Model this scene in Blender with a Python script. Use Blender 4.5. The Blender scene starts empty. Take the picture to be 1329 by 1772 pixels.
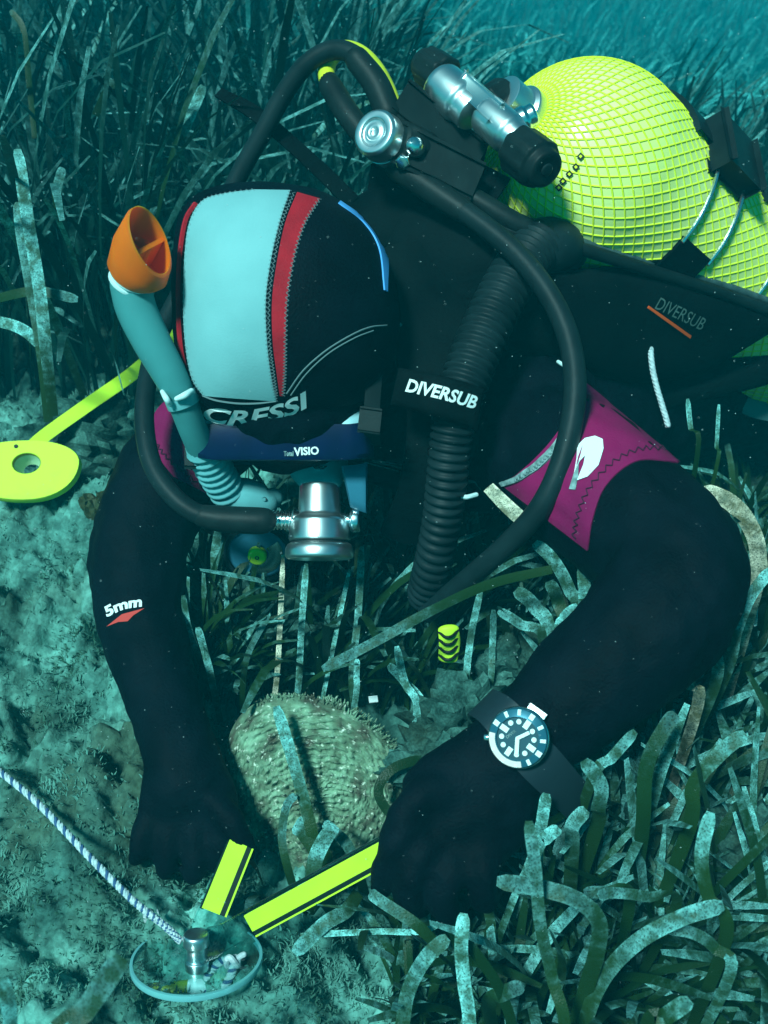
import bpy, bmesh, math, random
import numpy as np
from mathutils import Vector, Matrix
from mathutils.bvhtree import BVHTree

random.seed(7); rng = np.random.default_rng(7)
S = bpy.context.scene
COL = S.collection

# ------------------------------------------------------------------ camera
CAM = Vector((0.0, 0.0, 0.94)); PITCH = math.radians(40); F = 1900.0
RT = Vector((1, 0, 0)); FW = Vector((0, math.cos(PITCH), -math.sin(PITCH)))
DN = Vector((0, -math.sin(PITCH), -math.cos(PITCH)))
cd = bpy.data.cameras.new('camera'); cam = bpy.data.objects.new('camera', cd); COL.objects.link(cam)
cam.location = CAM; cam.rotation_euler = (math.radians(90) - PITCH, 0, 0)
cd.sensor_fit = 'VERTICAL'; cd.sensor_height = 24; cd.lens = 24 * F / 1772; cd.clip_start = 0.02; cd.clip_end = 200
S.camera = cam
cd.dof.use_dof = True; cd.dof.focus_distance = 0.97; cd.dof.aperture_fstop = 8.0

# ------------------------------------------------------------------ daylight filtered by the water above
SUN_EL, SUN_AZ = math.radians(58), math.radians(215)      # azimuth clockwise from +Y
w = bpy.data.worlds.new('World'); S.world = w; w.use_nodes = True
nt = w.node_tree; bg = nt.nodes['Background']
sky = nt.nodes.new('ShaderNodeTexSky'); sky.sky_type = 'NISHITA'; sky.sun_disc = False
sky.sun_elevation = SUN_EL; sky.sun_rotation = SUN_AZ
tint = nt.nodes.new('ShaderNodeMix'); tint.data_type = 'RGBA'; tint.blend_type = 'MULTIPLY'; tint.inputs[0].default_value = 1
tint.inputs[7].default_value = (0.03, 0.80, 0.70, 1)
nt.links.new(sky.outputs[0], tint.inputs[6]); nt.links.new(tint.outputs[2], bg.inputs[0])
bg.inputs[1].default_value = 0.055
sl = bpy.data.lights.new('sun', 'SUN'); sun = bpy.data.objects.new('sun', sl); COL.objects.link(sun)
sl.energy = 3.4; sl.angle = math.radians(9); sl.color = (0.60, 1.0, 0.97)
sd = Vector((math.sin(SUN_AZ) * math.cos(SUN_EL), math.cos(SUN_AZ) * math.cos(SUN_EL), math.sin(SUN_EL)))
sun.rotation_euler = sd.to_track_quat('Z', 'Y').to_euler()
S.view_settings.view_transform = 'Standard'; S.view_settings.look = 'None'
S.view_settings.exposure = 0.72; S.view_settings.gamma = 1.0; S.view_settings.use_curve_mapping = False
S.render.engine = 'CYCLES'; S.cycles.use_denoising = True; S.cycles.volume_bounces = 0
S.cycles.max_bounces = 7; S.cycles.transparent_max_bounces = 12; S.cycles.caustics_reflective = False; S.cycles.caustics_refractive = False

HAZE_DENSITY = 0.047

# ------------------------------------------------------------------ helpers
def P(px, py, z):
    return CAM + RT * ((px - 664.5) / F * z) + DN * ((py - 886) / F * z) + FW * z
def PX(v):
    d = v - CAM; z = d.dot(FW)
    return 664.5 + F * d.dot(RT) / z, 886 + F * d.dot(DN) / z, z
def CV(x, y, z):                       # camera-aligned direction -> world
    return (RT * x + DN * y + FW * z)
def thing(name, label, cat, loc, group=None):
    o = bpy.data.objects.new(name, None); COL.objects.link(o)
    o.location = loc; o.empty_display_size = 0.03
    o['label'] = label; o['category'] = cat
    if group: o['group'] = group
    return o
def tag(o, label, cat, group=None):
    o['label'] = label; o['category'] = cat
    if group: o['group'] = group
    return o
def root_loc(o):
    v = Vector((0, 0, 0))
    while o is not None:
        v += o.location; o = o.parent
    return v
def obj(name, mesh, mat, parent=None, label=None, kind=None, smooth=True):
    if isinstance(mesh, tuple):
        me = bpy.data.meshes.new(name); me.from_pydata([tuple(v) for v in mesh[0]], [], mesh[1]); mesh = me
    o = bpy.data.objects.new(name, mesh); COL.objects.link(o)
    if mat is not None:
        mesh.materials.clear(); mesh.materials.append(mat)
    if smooth:
        mesh.polygons.foreach_set('use_smooth', [True] * len(mesh.polygons))
        if len(mesh.polygons) < 6000: mesh.set_sharp_from_angle(angle=math.radians(38))
    if parent is not None:
        o.parent = parent
        r = parent
        while r.parent: r = r.parent
        if parent.parent is None and parent.type == 'EMPTY': o.matrix_parent_inverse = Matrix.Translation(-parent.location)
    if label: o['label'] = label
    if kind: o['kind'] = kind
    return o
def merge(*ms):
    V, Fc = [], []
    for v, f in ms:
        b = len(V); V += list(v); Fc += [tuple(i + b for i in q) for q in f]
    return V, Fc
def catmull(pts, n):
    p = [np.array(q, float) for q in pts]
    if len(p) == 2: return [p[0] + (p[1] - p[0]) * t for t in np.linspace(0, 1, n)]
    p = [2 * p[0] - p[1]] + p + [2 * p[-1] - p[-2]]
    out = []; m = len(p) - 3
    for k in range(n):
        t = k / (n - 1) * m; i = min(int(t), m - 1); u = t - i
        a, b, c, d = p[i:i + 4]
        out.append(0.5 * (2 * b + (c - a) * u + (2 * a - 5 * b + 4 * c - d) * u * u + (3 * b - a - 3 * c + d) * u ** 3))
    return out
def tube(pts, radii, n=None, seg=14, ref=None, cap='round', rmod=None, smooth=True):
    """loft of a circle or ellipse (radius or (wide, thin) with ref = wide direction) along a smooth path"""
    n = n or max(2, (len(pts) - 1) * 7 + 1)
    if not isinstance(radii, (list, tuple)): radii = [radii] * len(pts)
    rr = [(r, r) if not isinstance(r, (tuple, list)) else r for r in radii]
    c = [tuple(p) + tuple(r) for p, r in zip(pts, rr)]
    q = catmull(c, n) if smooth else [np.array(x) for x in c]
    n = len(q)
    P_ = [Vector(x[:3]) for x in q]; R_ = [(max(x[3], 1e-5), max(x[4], 1e-5)) for x in q]
    V, Fc = [], []
    T = [(P_[min(i + 1, n - 1)] - P_[max(i - 1, 0)]).normalized() for i in range(n)]
    if ref is None:
        a = T[0].orthogonal().normalized()
    rows = []
    rings = []
    for i in range(n):
        t = T[i]
        if ref is not None: a = ref - t * ref.dot(t)
        else: a = a - t * a.dot(t)
        a = a.normalized(); b = t.cross(a)
        rings.append((P_[i], a, b, t, R_[i], i / (n - 1)))
    seq = []
    if cap == 'round':
        p, a, b, t, r, u = rings[0]
        for k in (4, 3, 2, 1):
            th = k / 4.0 * math.pi / 2 * 0.98; m = min(r)
            seq.append((p - t * m * math.sin(th), a, b, t, (r[0] * math.cos(th), r[1] * math.cos(th)), 0))
    seq += rings
    if cap == 'round':
        p, a, b, t, r, u = rings[-1]
        for k in (1, 2, 3, 4):
            th = k / 4.0 * math.pi / 2 * 0.98; m = min(r)
            seq.append((p + t * m * math.sin(th), a, b, t, (r[0] * math.cos(th), r[1] * math.cos(th)), 1))
    for p, a, b, t, r, u in seq:
        s = rmod(u) if rmod else 1
        for k in range(seg):
            th = 2 * math.pi * k / seg
            V.append(p + a * (r[0] * s * math.cos(th)) + b * (r[1] * s * math.sin(th)))
    m = len(seq)
    for i in range(m - 1):
        for k in range(seg):
            Fc.append((i * seg + k, i * seg + (k + 1) % seg, (i + 1) * seg + (k + 1) % seg, (i + 1) * seg + k))
    if cap:
        Fc.append(tuple(range(seg - 1, -1, -1))); Fc.append(tuple((m - 1) * seg + k for k in range(seg)))
    return V, Fc
def frame(axis, up):
    a = axis.normalized(); x = (up - a * up.dot(a)).normalized(); y = a.cross(x)
    return a, x, y
def lathe(prof, org, axis, seg=40, up=None, a0=0, a1=2 * math.pi):
    """prof: list of (distance along axis, radius); sharp profile"""
    a, x, y = frame(axis, up or axis.orthogonal())
    V, Fc = [], []
    full = abs(a1 - a0 - 2 * math.pi) < 1e-6
    m = seg if full else seg + 1
    for d, r in prof:
        for k in range(m):
            th = a0 + (a1 - a0) * k / seg
            V.append(org + a * d + x * (max(r, 1e-5) * math.cos(th)) + y * (max(r, 1e-5) * math.sin(th)))
    for i in range(len(prof) - 1):
        for k in range(seg):
            k2 = (k + 1) % m
            Fc.append((i * m + k, i * m + k2, (i + 1) * m + k2, (i + 1) * m + k))
    return V, Fc
def rounded(prof, r=0.0015):
    """bevel the corners of a lathe profile"""
    out = [prof[0]]
    for i in range(1, len(prof) - 1):
        p = np.array(prof[i]); a = np.array(prof[i - 1]) - p; b = np.array(prof[i + 1]) - p
        la, lb = np.linalg.norm(a), np.linalg.norm(b)
        q = min(r, la * .4, lb * .4)
        if la < 1e-7 or lb < 1e-7: continue
        p0 = p + a / la * q; p1 = p + b / lb * q
        out += [tuple(p0), tuple(p * .5 + (p0 + p1) * .25), tuple(p1)]
    out.append(prof[-1]); return out
def box(c, ax, ay, az, bev=0.0):
    """box from centre and three half-vectors, with chamfered edges"""
    bm = bmesh.new(); bmesh.ops.create_cube(bm, size=2)
    M = Matrix((ax, ay, az)).transposed()
    for v in bm.verts: v.co = c + M @ v.co
    if bev: bmesh.ops.bevel(bm, geom=list(bm.edges), offset=bev, segments=2, profile=.6, affect='EDGES')
    bm.verts.index_update()
    r = [v.co.copy() for v in bm.verts], [tuple(v.index for v in f.verts) for f in bm.faces]
    bm.free(); return r
def ribbon(pts, widths, side, thick=0.001, n=None, arch=0.0, uv=False):
    """flat band along a smooth path: side = direction across (Vector or list)"""
    n = n or max(4, (len(pts) - 1) * 6 + 1)
    if not isinstance(widths, (list, tuple)): widths = [widths] * len(pts)
    sides = side if isinstance(side, list) else [side] * len(pts)
    q = catmull([tuple(p) + (wd,) + tuple(s) for p, wd, s in zip(pts, widths, sides)], n)
    Pq = [Vector(x[:3]) for x in q]
    V, Fc = [], []
    for i, x in enumerate(q):
        t = (Pq[min(i + 1, n - 1)] - Pq[max(i - 1, 0)]).normalized()
        s = Vector(x[4:7]); s = (s - t * s.dot(t)).normalized(); nn = t.cross(s)
        h = x[3] / 2
        for sgn in (1, -1):
            for e in (-1, 0, 1):
                V.append(Pq[i] + s * (h * e) + nn * (thick / 2 * sgn * (1 if e == 0 else .7) + arch * h * (1 - abs(e))))
    for i in range(n - 1):
        b, c = i * 6, i * 6 + 6
        loop = [0, 1, 2, 5, 4, 3]
        for k in range(6):
            p, r = loop[k], loop[(k + 1) % 6]
            Fc.append((b + p, c + p, c + r, b + r))
    Fc.append((0, 1, 2, 5, 4, 3)); e = (n - 1) * 6; Fc.append((e + 3, e + 4, e + 5, e + 2, e + 1, e))
    return V, Fc
def pad(top, bot, thick, nu=40, nv=14, puff=1.0):
    """cushion between two edge paths (lists of world points)"""
    A = [Vector(p) for p in catmull([tuple(p) for p in top], nu)]; B = [Vector(p) for p in catmull([tuple(p) for p in bot], nu)]
    V, Fc = [], []
    for sgn in (-1, 1):
        for i in range(nu):
            for j in range(nv):
                v = j / (nv - 1); p = A[i].lerp(B[i], v)
                du = A[min(i + 1, nu - 1)] - A[max(i - 1, 0)]; dv = B[i] - A[i]
                nn = du.cross(dv)
                nn = nn.normalized() if nn.length > 1e-9 else FW
                e = (1 - abs(2 * v - 1) ** 3) ** .5 * (1 - abs(2 * i / (nu - 1) - 1) ** 8) ** .5
                V.append(p + nn * (sgn * thick / 2 * max(e, 0.04) * puff))
    N = nu * nv
    for i in range(nu - 1):
        for j in range(nv - 1):
            a = i * nv + j
            Fc.append((a, a + nv, a + nv + 1, a + 1)); Fc.append((N + a, N + a + 1, N + a + nv + 1, N + a + nv))
    for i in range(nu - 1):
        for j in (0, nv - 1):
            a = i * nv + j; Fc.append((a, a + nv, N + a + nv, N + a) if j else (a + nv, a, N + a, N + a + nv))
    for j in range(nv - 1):
        for i in (0, nu - 1):
            a = i * nv + j; Fc.append((a, a + 1, N + a + 1, N + a) if i == 0 else (a + 1, a, N + a, N + a + 1))
    return V, Fc
def bvh_of(*ms):
    V, Fc = merge(*[(m if isinstance(m, tuple) else ([v.co.copy() for v in m.vertices], [tuple(p.vertices) for p in m.polygons])) for m in ms])
    return BVHTree.FromPolygons([Vector(v) for v in V], Fc)
def cast(px, py, bvh, zf=1.0):
    d = (P(px, py, 1) - CAM).normalized()
    l, n, i, ds = bvh.ray_cast(CAM, d)
    if l is None:
        l, n, i, ds = bvh.find_nearest(P(px, py, zf))
    if n.dot(d) > 0: n = -n
    return l, n
def resample(pl, n):
    return catmull([tuple(p) for p in pl], n)
def patch(left, right, bvh, nu=10, nv=24, off=0.0012, zf=1.0, spline=True):
    """panel laid on a surface, between two outline paths seen from the front"""
    A, B = resample(left, nv), resample(right, nv)
    V, Fc = [], []
    low = []
    for j in range(nv):
        for i in range(nu):
            q = A[j] + (B[j] - A[j]) * (i / (nu - 1))
            l, n = cast(q[0], q[1], bvh, zf); V.append(l + n * off); low.append(l - n * .0015)
    for j in range(nv - 1):
        for i in range(nu - 1):
            a = j * nu + i; Fc.append((a, a + nu, a + nu + 1, a + 1))
    rim = [i for i in range(nu)] + [j * nu + nu - 1 for j in range(1, nv)] + [(nv - 1) * nu + i for i in range(nu - 2, -1, -1)] + [j * nu for j in range(nv - 2, 0, -1)]
    b = len(V); V += [low[i] for i in rim]; m = len(rim)
    for k in range(m): Fc.append((rim[k], rim[(k + 1) % m], b + (k + 1) % m, b + k))
    return V, Fc
def line_on(path, bvh, r=0.0007, n=40, off=0.0008, zf=1.0):
    q = resample(path, n); pts = []
    for x in q:
        l, nn = cast(x[0], x[1], bvh, zf); pts.append(l + nn * off)
    return tube(pts, r, n=n, seg=5, cap=None)
def stitch(path, bvh, count, amp, r=0.0005, off=.001, zf=1.0):
    """zigzag of short threads"""
    q = resample(path, count + 1); ms = []
    for k in range(count):
        a, b = q[k], q[k + 1]; t = b - a; nn = np.array([-t[1], t[0]]); nn = nn / max(np.linalg.norm(nn), 1e-6) * amp
        s = 1 if k % 2 else -1
        l0, n0 = cast(*(a + nn * s), bvh, zf); l1, n1 = cast(*(b - nn * s), bvh, zf)
        ms.append(tube([l0 + n0 * off, l1 + n1 * off], r, n=2, seg=4, cap=None))
    return merge(*ms)
def text_mesh(s, shear=0.0, bold=0.0, space=1.0):
    cu = bpy.data.curves.new('t', 'FONT'); cu.body = s; cu.shear = shear; cu.offset = bold; cu.space_character = space
    cu.resolution_u = 3; cu.fill_mode = 'FRONT'
    o = bpy.data.objects.new('t', cu); COL.objects.link(o)
    me = bpy.data.meshes.new_from_object(o.evaluated_get(bpy.context.evaluated_depsgraph_get()))
    v = [tuple(x.co) for x in me.vertices]; f = [tuple(p.vertices) for p in me.polygons]
    bpy.data.objects.remove(o); bpy.data.curves.remove(cu); bpy.data.meshes.remove(me)
    return v, f
def text_on(s, path, size, bvh, off=.0016, shear=0.0, bold=0.012, fit=True, zf=1.0, up=None):
    """lettering printed on a surface along a path"""
    v, f = text_mesh(s, shear, bold)
    q = np.array(resample(path, 60)); seg = np.r_[0, np.cumsum(np.linalg.norm(np.diff(q, axis=0), axis=1))]
    x0 = min(a[0] for a in v); x1 = max(a[0] for a in v)
    V = []
    for a in v:
        t = (a[0] - x0) / (x1 - x0) * seg[-1]
        c = np.array([np.interp(t, seg, q[:, 0]), np.interp(t, seg, q[:, 1])])
        c2 = np.array([np.interp(t + 1, seg, q[:, 0]), np.interp(t + 1, seg, q[:, 1])]); c1 = np.array([np.interp(t - 1, seg, q[:, 0]), np.interp(t - 1, seg, q[:, 1])])
        d = c2 - c1; d = d / np.linalg.norm(d); u = np.array(up) if up else np.array([d[1], -d[0]])
        p = c + u * a[1] * size / 0.7
        l, n = cast(p[0], p[1], bvh, zf); V.append(l + n * off)
    return V, f
def poly_on(pts, bvh, off=.0016, zf=1.0, spline=False):
    if spline: pts = resample(list(pts) + [pts[0]], 40)[:-1]
    V = []
    for p in pts:
        l, n = cast(p[0], p[1], bvh, zf); V.append(l + n * off)
    return V, [tuple(range(len(V)))]

# vectorised gradient noise
_perm = rng.permutation(512)
def vnoise(x, y):
    xi = np.floor(x).astype(int); yi = np.floor(y).astype(int); xf = x - xi; yf = y - yi
    u = xf * xf * xf * (xf * (xf * 6 - 15) + 10); v = yf * yf * yf * (yf * (yf * 6 - 15) + 10)
    def g(ix, iy, fx, fy):
        h = _perm[(_perm[ix % 512] + iy) % 512] / 512 * 2 * np.pi
        return np.cos(h) * fx + np.sin(h) * fy
    a = g(xi, yi, xf, yf); b = g(xi + 1, yi, xf - 1, yf); c = g(xi, yi + 1, xf, yf - 1); d = g(xi + 1, yi + 1, xf - 1, yf - 1)
    return (a * (1 - u) + b * u) * (1 - v) + (c * (1 - u) + d * u) * v
def fbm(x, y, o=4, billow=False):
    s = 0; a = 1
    for k in range(o):
        n = vnoise(x * 2 ** k + 17.3 * k, y * 2 ** k + 9.1 * k)
        s = s + a * ((np.abs(n) * 2 - .35) if billow else n); a *= .5
    return s

# ------------------------------------------------------------------ materials
def mat(name, col, rough=.6, metal=0.0, spec=.5, col2=None, nscale=30, bump=0.0, bscale=200, trans=0.0, ior=1.33, alpha=1.0, coat=0, detail=4, contrast=(.35, .65)):
    m = bpy.data.materials.new(name); m.use_nodes = True; t = m.node_tree; b = t.nodes['Principled BSDF']
    b.inputs['Base Color'].default_value = (*col, 1); b.inputs['Roughness'].default_value = rough; b.inputs['Metallic'].default_value = metal
    b.inputs['Specular IOR Level'].default_value = spec; b.inputs['Transmission Weight'].default_value = trans; b.inputs['IOR'].default_value = ior
    b.inputs['Alpha'].default_value = alpha; b.inputs['Coat Weight'].default_value = coat
    tc = t.nodes.new('ShaderNodeTexCoord')
    if col2:
        n = t.nodes.new('ShaderNodeTexNoise'); n.inputs['Scale'].default_value = nscale; n.inputs['Detail'].default_value = detail
        r = t.nodes.new('ShaderNodeMapRange'); r.inputs[1].default_value, r.inputs[2].default_value = contrast
        x = t.nodes.new('ShaderNodeMix'); x.data_type = 'RGBA'; x.inputs[6].default_value = (*col, 1); x.inputs[7].default_value = (*col2, 1)
        t.links.new(tc.outputs['Object'], n.inputs['Vector']); t.links.new(n.outputs[0], r.inputs[0]); t.links.new(r.outputs[0], x.inputs[0]); t.links.new(x.outputs[2], b.inputs['Base Color'])
    if bump:
        n = t.nodes.new('ShaderNodeTexNoise'); n.inputs['Scale'].default_value = bscale; n.inputs['Detail'].default_value = 3
        bn = t.nodes.new('ShaderNodeBump'); bn.inputs['Strength'].default_value = bump; bn.inputs['Distance'].default_value = .002
        t.links.new(tc.outputs['Object'], n.inputs['Vector']); t.links.new(n.outputs[0], bn.inputs['Height']); t.links.new(bn.outputs[0], b.inputs['Normal'])
    return m
M = {}
M['neoprene'] = mat('black neoprene', (.0010, .0015, .004), .65, spec=.10, col2=(.0025, .0045, .009), nscale=22, bump=.5, bscale=420)
M['jacket'] = mat('black nylon', (.0015, .003, .004), .8, spec=.07, col2=(.004, .007, .008), nscale=18, bump=.5, bscale=300)
M['rubber'] = mat('black rubber', (.005, .009, .010), .5, spec=.3, col2=(.009, .016, .017), nscale=40, bump=.1)
M['rubber2'] = mat('grey black rubber hose', (.005, .011, .013), .5, spec=.25, col2=(.010, .020, .023), nscale=30, bump=.1)
M['trim'] = mat('grey green piping', (.06, .10, .10), .5, col2=(.03, .05, .05), nscale=120)
M['hoodpanel'] = mat('pale cyan hood fabric', (.23, .47, .49), .75, spec=.2, col2=(.17, .37, .39), nscale=9, bump=.12, bscale=700)
M['red'] = mat('red hood fabric', (.46, .010, .022), .75, spec=.2, col2=(.35, .008, .018), nscale=60, bump=.3, bscale=600)
M['thread'] = mat('grey thread', (.13, .19, .20), .8)
M['thread_dark'] = mat('dark magenta thread', (.06, .005, .03), .8)
M['magenta'] = mat('magenta neoprene', (.27, .003, .080), .7, spec=.25, col2=(.20, .003, .065), nscale=16, bump=.25, bscale=420)
M['print'] = mat('white print', (.80, .85, .85), .6, spec=.2)
M['printgrey'] = mat('worn grey print', (.30, .42, .42), .6, col2=(.10, .16, .16), nscale=160)
M['printdark'] = mat('dim woven lettering', (.07, .12, .11), .7)
M['printred'] = mat('red print', (.62, .05, .04), .6)
M['printorange'] = mat('orange print', (.70, .09, .01), .6)
M['bluetrim'] = mat('light blue band', (.10, .38, .85), .4, spec=.5)
M['blue'] = mat('blue patch', (.02, .06, .55), .5)
M['skin'] = mat('skin', (.35, .20, .13), .5, col2=(.28, .15, .10), nscale=40)
M['net'] = mat('yellow tank net', (.84, .88, .03), .45, spec=.4)
M['tank'] = mat('pale yellow tank paint', (.88, .92, .36), .28, spec=.6, col2=(.84, .90, .22), nscale=9, contrast=(.3, .7))
M['black'] = mat('black marking', (.01, .01, .01), .6)
M['chrome'] = mat('satin chrome', (.88, .90, .90), .33, metal=1, col2=(.74, .80, .82), nscale=60)
M['chrome2'] = mat('polished steel', (.90, .92, .92), .2, metal=1)
M['yellowhose'] = mat('yellow hose', (.72, .70, .03), .45, col2=(.60, .62, .03), nscale=60)
M['navy'] = mat('navy mask frame', (.003, .008, .045), .3, spec=.4, col2=(.002, .006, .030), nscale=40)
M['skirt'] = mat('clear silicone skirt', (.45, .72, .78), .35, spec=.5, col2=(.30, .55, .62), nscale=50)
M['lens'] = mat('mask glass', (.6, .8, .85), .03, trans=1, ior=1.12)
M['bluelens'] = mat('blue tinted silicone', (.06, .28, .42), .3, trans=.45, ior=1.15)
M['tealtube'] = mat('teal translucent snorkel tube', (.08, .33, .34), .45, trans=.2, ior=1.2, col2=(.07, .28, .29), nscale=25)
M['paleclear'] = mat('pale clear silicone', (.20, .55, .58), .35, trans=.3, ior=1.15)
M['clip'] = mat('white plastic clip', (.6, .78, .78), .4)
M['orange'] = mat('orange plastic', (1.0, .13, .002), .45, spec=.4)
_b = M['orange'].node_tree.nodes['Principled BSDF']; _b.inputs['Subsurface Weight'].default_value = .7; _b.inputs['Subsurface Radius'].default_value = (1, .3, .05); _b.inputs['Subsurface Scale'].default_value = .012
M['lime'] = mat('lime yellow plastic', (.60, .86, .03), .5, spec=.4, col2=(.54, .78, .03), nscale=30)
M['limeplate'] = mat('lime plate with dirt', (.68, .90, .05), .55, spec=.3, col2=(.50, .70, .06), nscale=22, contrast=(.5, .75))
M['acrylic'] = mat('clear acrylic', (.85, .97, .97), .04, trans=1, ior=1.10)
def clear_mat(name, col, gl):
    m = bpy.data.materials.new(name); m.use_nodes = True; t = m.node_tree; t.nodes.remove(t.nodes['Principled BSDF'])
    a = t.nodes.new('ShaderNodeBsdfTransparent'); a.inputs[0].default_value = (*col, 1)
    g = t.nodes.new('ShaderNodeBsdfGlossy'); g.inputs['Roughness'].default_value = .12; lw = t.nodes.new('ShaderNodeLayerWeight'); lw.inputs[0].default_value = gl
    x = t.nodes.new('ShaderNodeMixShader'); t.links.new(lw.outputs[1], x.inputs[0]); t.links.new(a.outputs[0], x.inputs[1]); t.links.new(g.outputs[0], x.inputs[2]); t.links.new(x.outputs[0], t.nodes['Material Output'].inputs[0])
    return m
M['acrylic'] = clear_mat('clear acrylic sheet', (.84, .95, .95), .08); M['lens'] = clear_mat('mask glass', (.7, .88, .92), .2)
M['blackedge'] = mat('black edge band', (.004, .012, .006), .4)
M['ropewhite'] = mat('white rope', (.60, .70, .72), .8, col2=(.36, .45, .48), nscale=300)
M['ropeblue'] = mat('blue rope strand', (.04, .10, .22), .8)
M['bezel'] = mat('blue watch bezel', (.025, .13, .19), .25, metal=.3)
M['dial'] = mat('dark teal watch dial', (.01, .06, .085), .35)
M['lume'] = mat('pale watch lume', (.80, .92, .90), .4)
M['steel'] = mat('brushed steel case', (.62, .80, .85), .25, metal=1)
M['strap'] = mat('black rubber watch strap', (.012, .022, .030), .55, spec=.4)
M['sheet'] = mat('pale teal plastic sheet', (.14, .32, .32), .4, trans=.3, ior=1.1, col2=(.06, .16, .16), nscale=12)
M['speck'] = mat('marine snow', (.5, .6, .6), .9)

def shell_mat():
    m = mat('encrusted shell', (.30, .31, .16), .85, spec=.2, bump=.8, bscale=170); t = m.node_tree; b = t.nodes['Principled BSDF']
    tc = t.nodes.new('ShaderNodeTexCoord')
    n1 = t.nodes.new('ShaderNodeTexNoise'); n1.inputs['Scale'].default_value = 55; n1.inputs['Detail'].default_value = 6
    n2 = t.nodes.new('ShaderNodeTexNoise'); n2.inputs['Scale'].default_value = 210; n2.inputs['Detail'].default_value = 3
    r1 = t.nodes.new('ShaderNodeValToRGB'); e = r1.color_ramp.elements
    e[0].position = .33; e[0].color = (.075, .078, .055, 1); e[1].position = .68; e[1].color = (.26, .42, .29, 1)
    k = e.new(.5); k.color = (.13, .21, .135, 1)
    r2 = t.nodes.new('ShaderNodeMapRange'); r2.inputs[1].default_value = .60; r2.inputs[2].default_value = .72
    x = t.nodes.new('ShaderNodeMix'); x.data_type = 'RGBA'; x.inputs[7].default_value = (.66, .72, .60, 1)
    for n in (n1, n2): t.links.new(tc.outputs['Object'], n.inputs['Vector'])
    t.links.new(n1.outputs[0], r1.inputs[0]); t.links.new(n2.outputs[0], r2.inputs[0])
    t.links.new(r2.outputs[0], x.inputs[0]); t.links.new(r1.outputs[0], x.inputs[6]); t.links.new(x.outputs[2], b.inputs['Base Color'])
    return m
M['shell'] = shell_mat()
def bed_mat(name, scale=1.0, dim=1.0):
    m = mat(name, (.2, .2, .15), .9, spec=.15, bump=1.0, bscale=160); t = m.node_tree; b = t.nodes['Principled BSDF']
    tc = t.nodes.new('ShaderNodeTexCoord')
    n1 = t.nodes.new('ShaderNodeTexNoise'); n1.inputs['Scale'].default_value = 11 * scale; n1.inputs['Detail'].default_value = 8; n1.inputs['Roughness'].default_value = .65
    n2 = t.nodes.new('ShaderNodeTexNoise'); n2.inputs['Scale'].default_value = 120 * scale; n2.inputs['Detail'].default_value = 4
    n3 = t.nodes.new('ShaderNodeTexNoise'); n3.inputs['Scale'].default_value = 4.3 * scale; n3.inputs['Detail'].default_value = 3
    r1 = t.nodes.new('ShaderNodeValToRGB'); e = r1.color_ramp.elements
    e[0].position = .34; e[0].color = (.018, .060, .050, 1); e[1].position = .68; e[1].color = (.21, .52, .45, 1)
    k = e.new(.5); k.color = (.095, .26, .22, 1)
    r2 = t.nodes.new('ShaderNodeMapRange'); r2.inputs[1].default_value = .4; r2.inputs[2].default_value = .62; r2.inputs[3].default_value = .68; r2.inputs[4].default_value = 1.15
    mu = t.nodes.new('ShaderNodeMix'); mu.data_type = 'RGBA'; mu.blend_type = 'MULTIPLY'; mu.inputs[0].default_value = 1; r2.inputs[3].default_value *= dim; r2.inputs[4].default_value *= dim
    r3 = t.nodes.new('ShaderNodeMapRange'); r3.inputs[1].default_value = .52; r3.inputs[2].default_value = .7; r3.inputs[4].default_value = .8
    x = t.nodes.new('ShaderNodeMix'); x.data_type = 'RGBA'; x.inputs[7].default_value = (.045, .070, .040, 1)
    for n in (n1, n2, n3): t.links.new(tc.outputs['Object'], n.inputs['Vector'])
    t.links.new(n1.outputs[0], r1.inputs[0]); t.links.new(n2.outputs[0], r2.inputs[0]); t.links.new(n3.outputs[0], r3.inputs[0])
    t.links.new(r3.outputs[0], x.inputs[0]); t.links.new(r1.outputs[0], x.inputs[6])
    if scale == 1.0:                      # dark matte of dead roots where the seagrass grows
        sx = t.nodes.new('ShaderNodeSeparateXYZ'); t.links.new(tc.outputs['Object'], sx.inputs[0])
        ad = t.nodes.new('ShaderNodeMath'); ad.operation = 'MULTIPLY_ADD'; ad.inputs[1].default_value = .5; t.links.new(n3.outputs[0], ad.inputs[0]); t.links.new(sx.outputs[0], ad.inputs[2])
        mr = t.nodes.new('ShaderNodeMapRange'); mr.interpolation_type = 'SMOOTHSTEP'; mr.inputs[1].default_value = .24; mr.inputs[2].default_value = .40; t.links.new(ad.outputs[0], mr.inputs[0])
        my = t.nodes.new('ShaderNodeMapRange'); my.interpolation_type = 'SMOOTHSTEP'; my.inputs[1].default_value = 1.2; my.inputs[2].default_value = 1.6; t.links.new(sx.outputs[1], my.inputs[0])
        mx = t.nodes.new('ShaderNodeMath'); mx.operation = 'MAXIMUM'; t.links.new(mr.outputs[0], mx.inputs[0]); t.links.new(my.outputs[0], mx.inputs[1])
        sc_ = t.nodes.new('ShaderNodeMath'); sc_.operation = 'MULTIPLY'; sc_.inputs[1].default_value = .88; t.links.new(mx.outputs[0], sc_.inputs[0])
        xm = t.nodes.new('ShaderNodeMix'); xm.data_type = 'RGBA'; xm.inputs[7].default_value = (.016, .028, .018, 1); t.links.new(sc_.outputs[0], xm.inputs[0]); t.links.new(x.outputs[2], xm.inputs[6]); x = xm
    t.links.new(x.outputs[2], mu.inputs[6]); t.links.new(r2.outputs[0], mu.inputs[7]); t.links.new(mu.outputs[2], b.inputs['Base Color'])
    return m
M['bed'] = bed_mat('algae covered bed'); M['rock'] = bed_mat('rock with algae', 3.4, .42)
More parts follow.
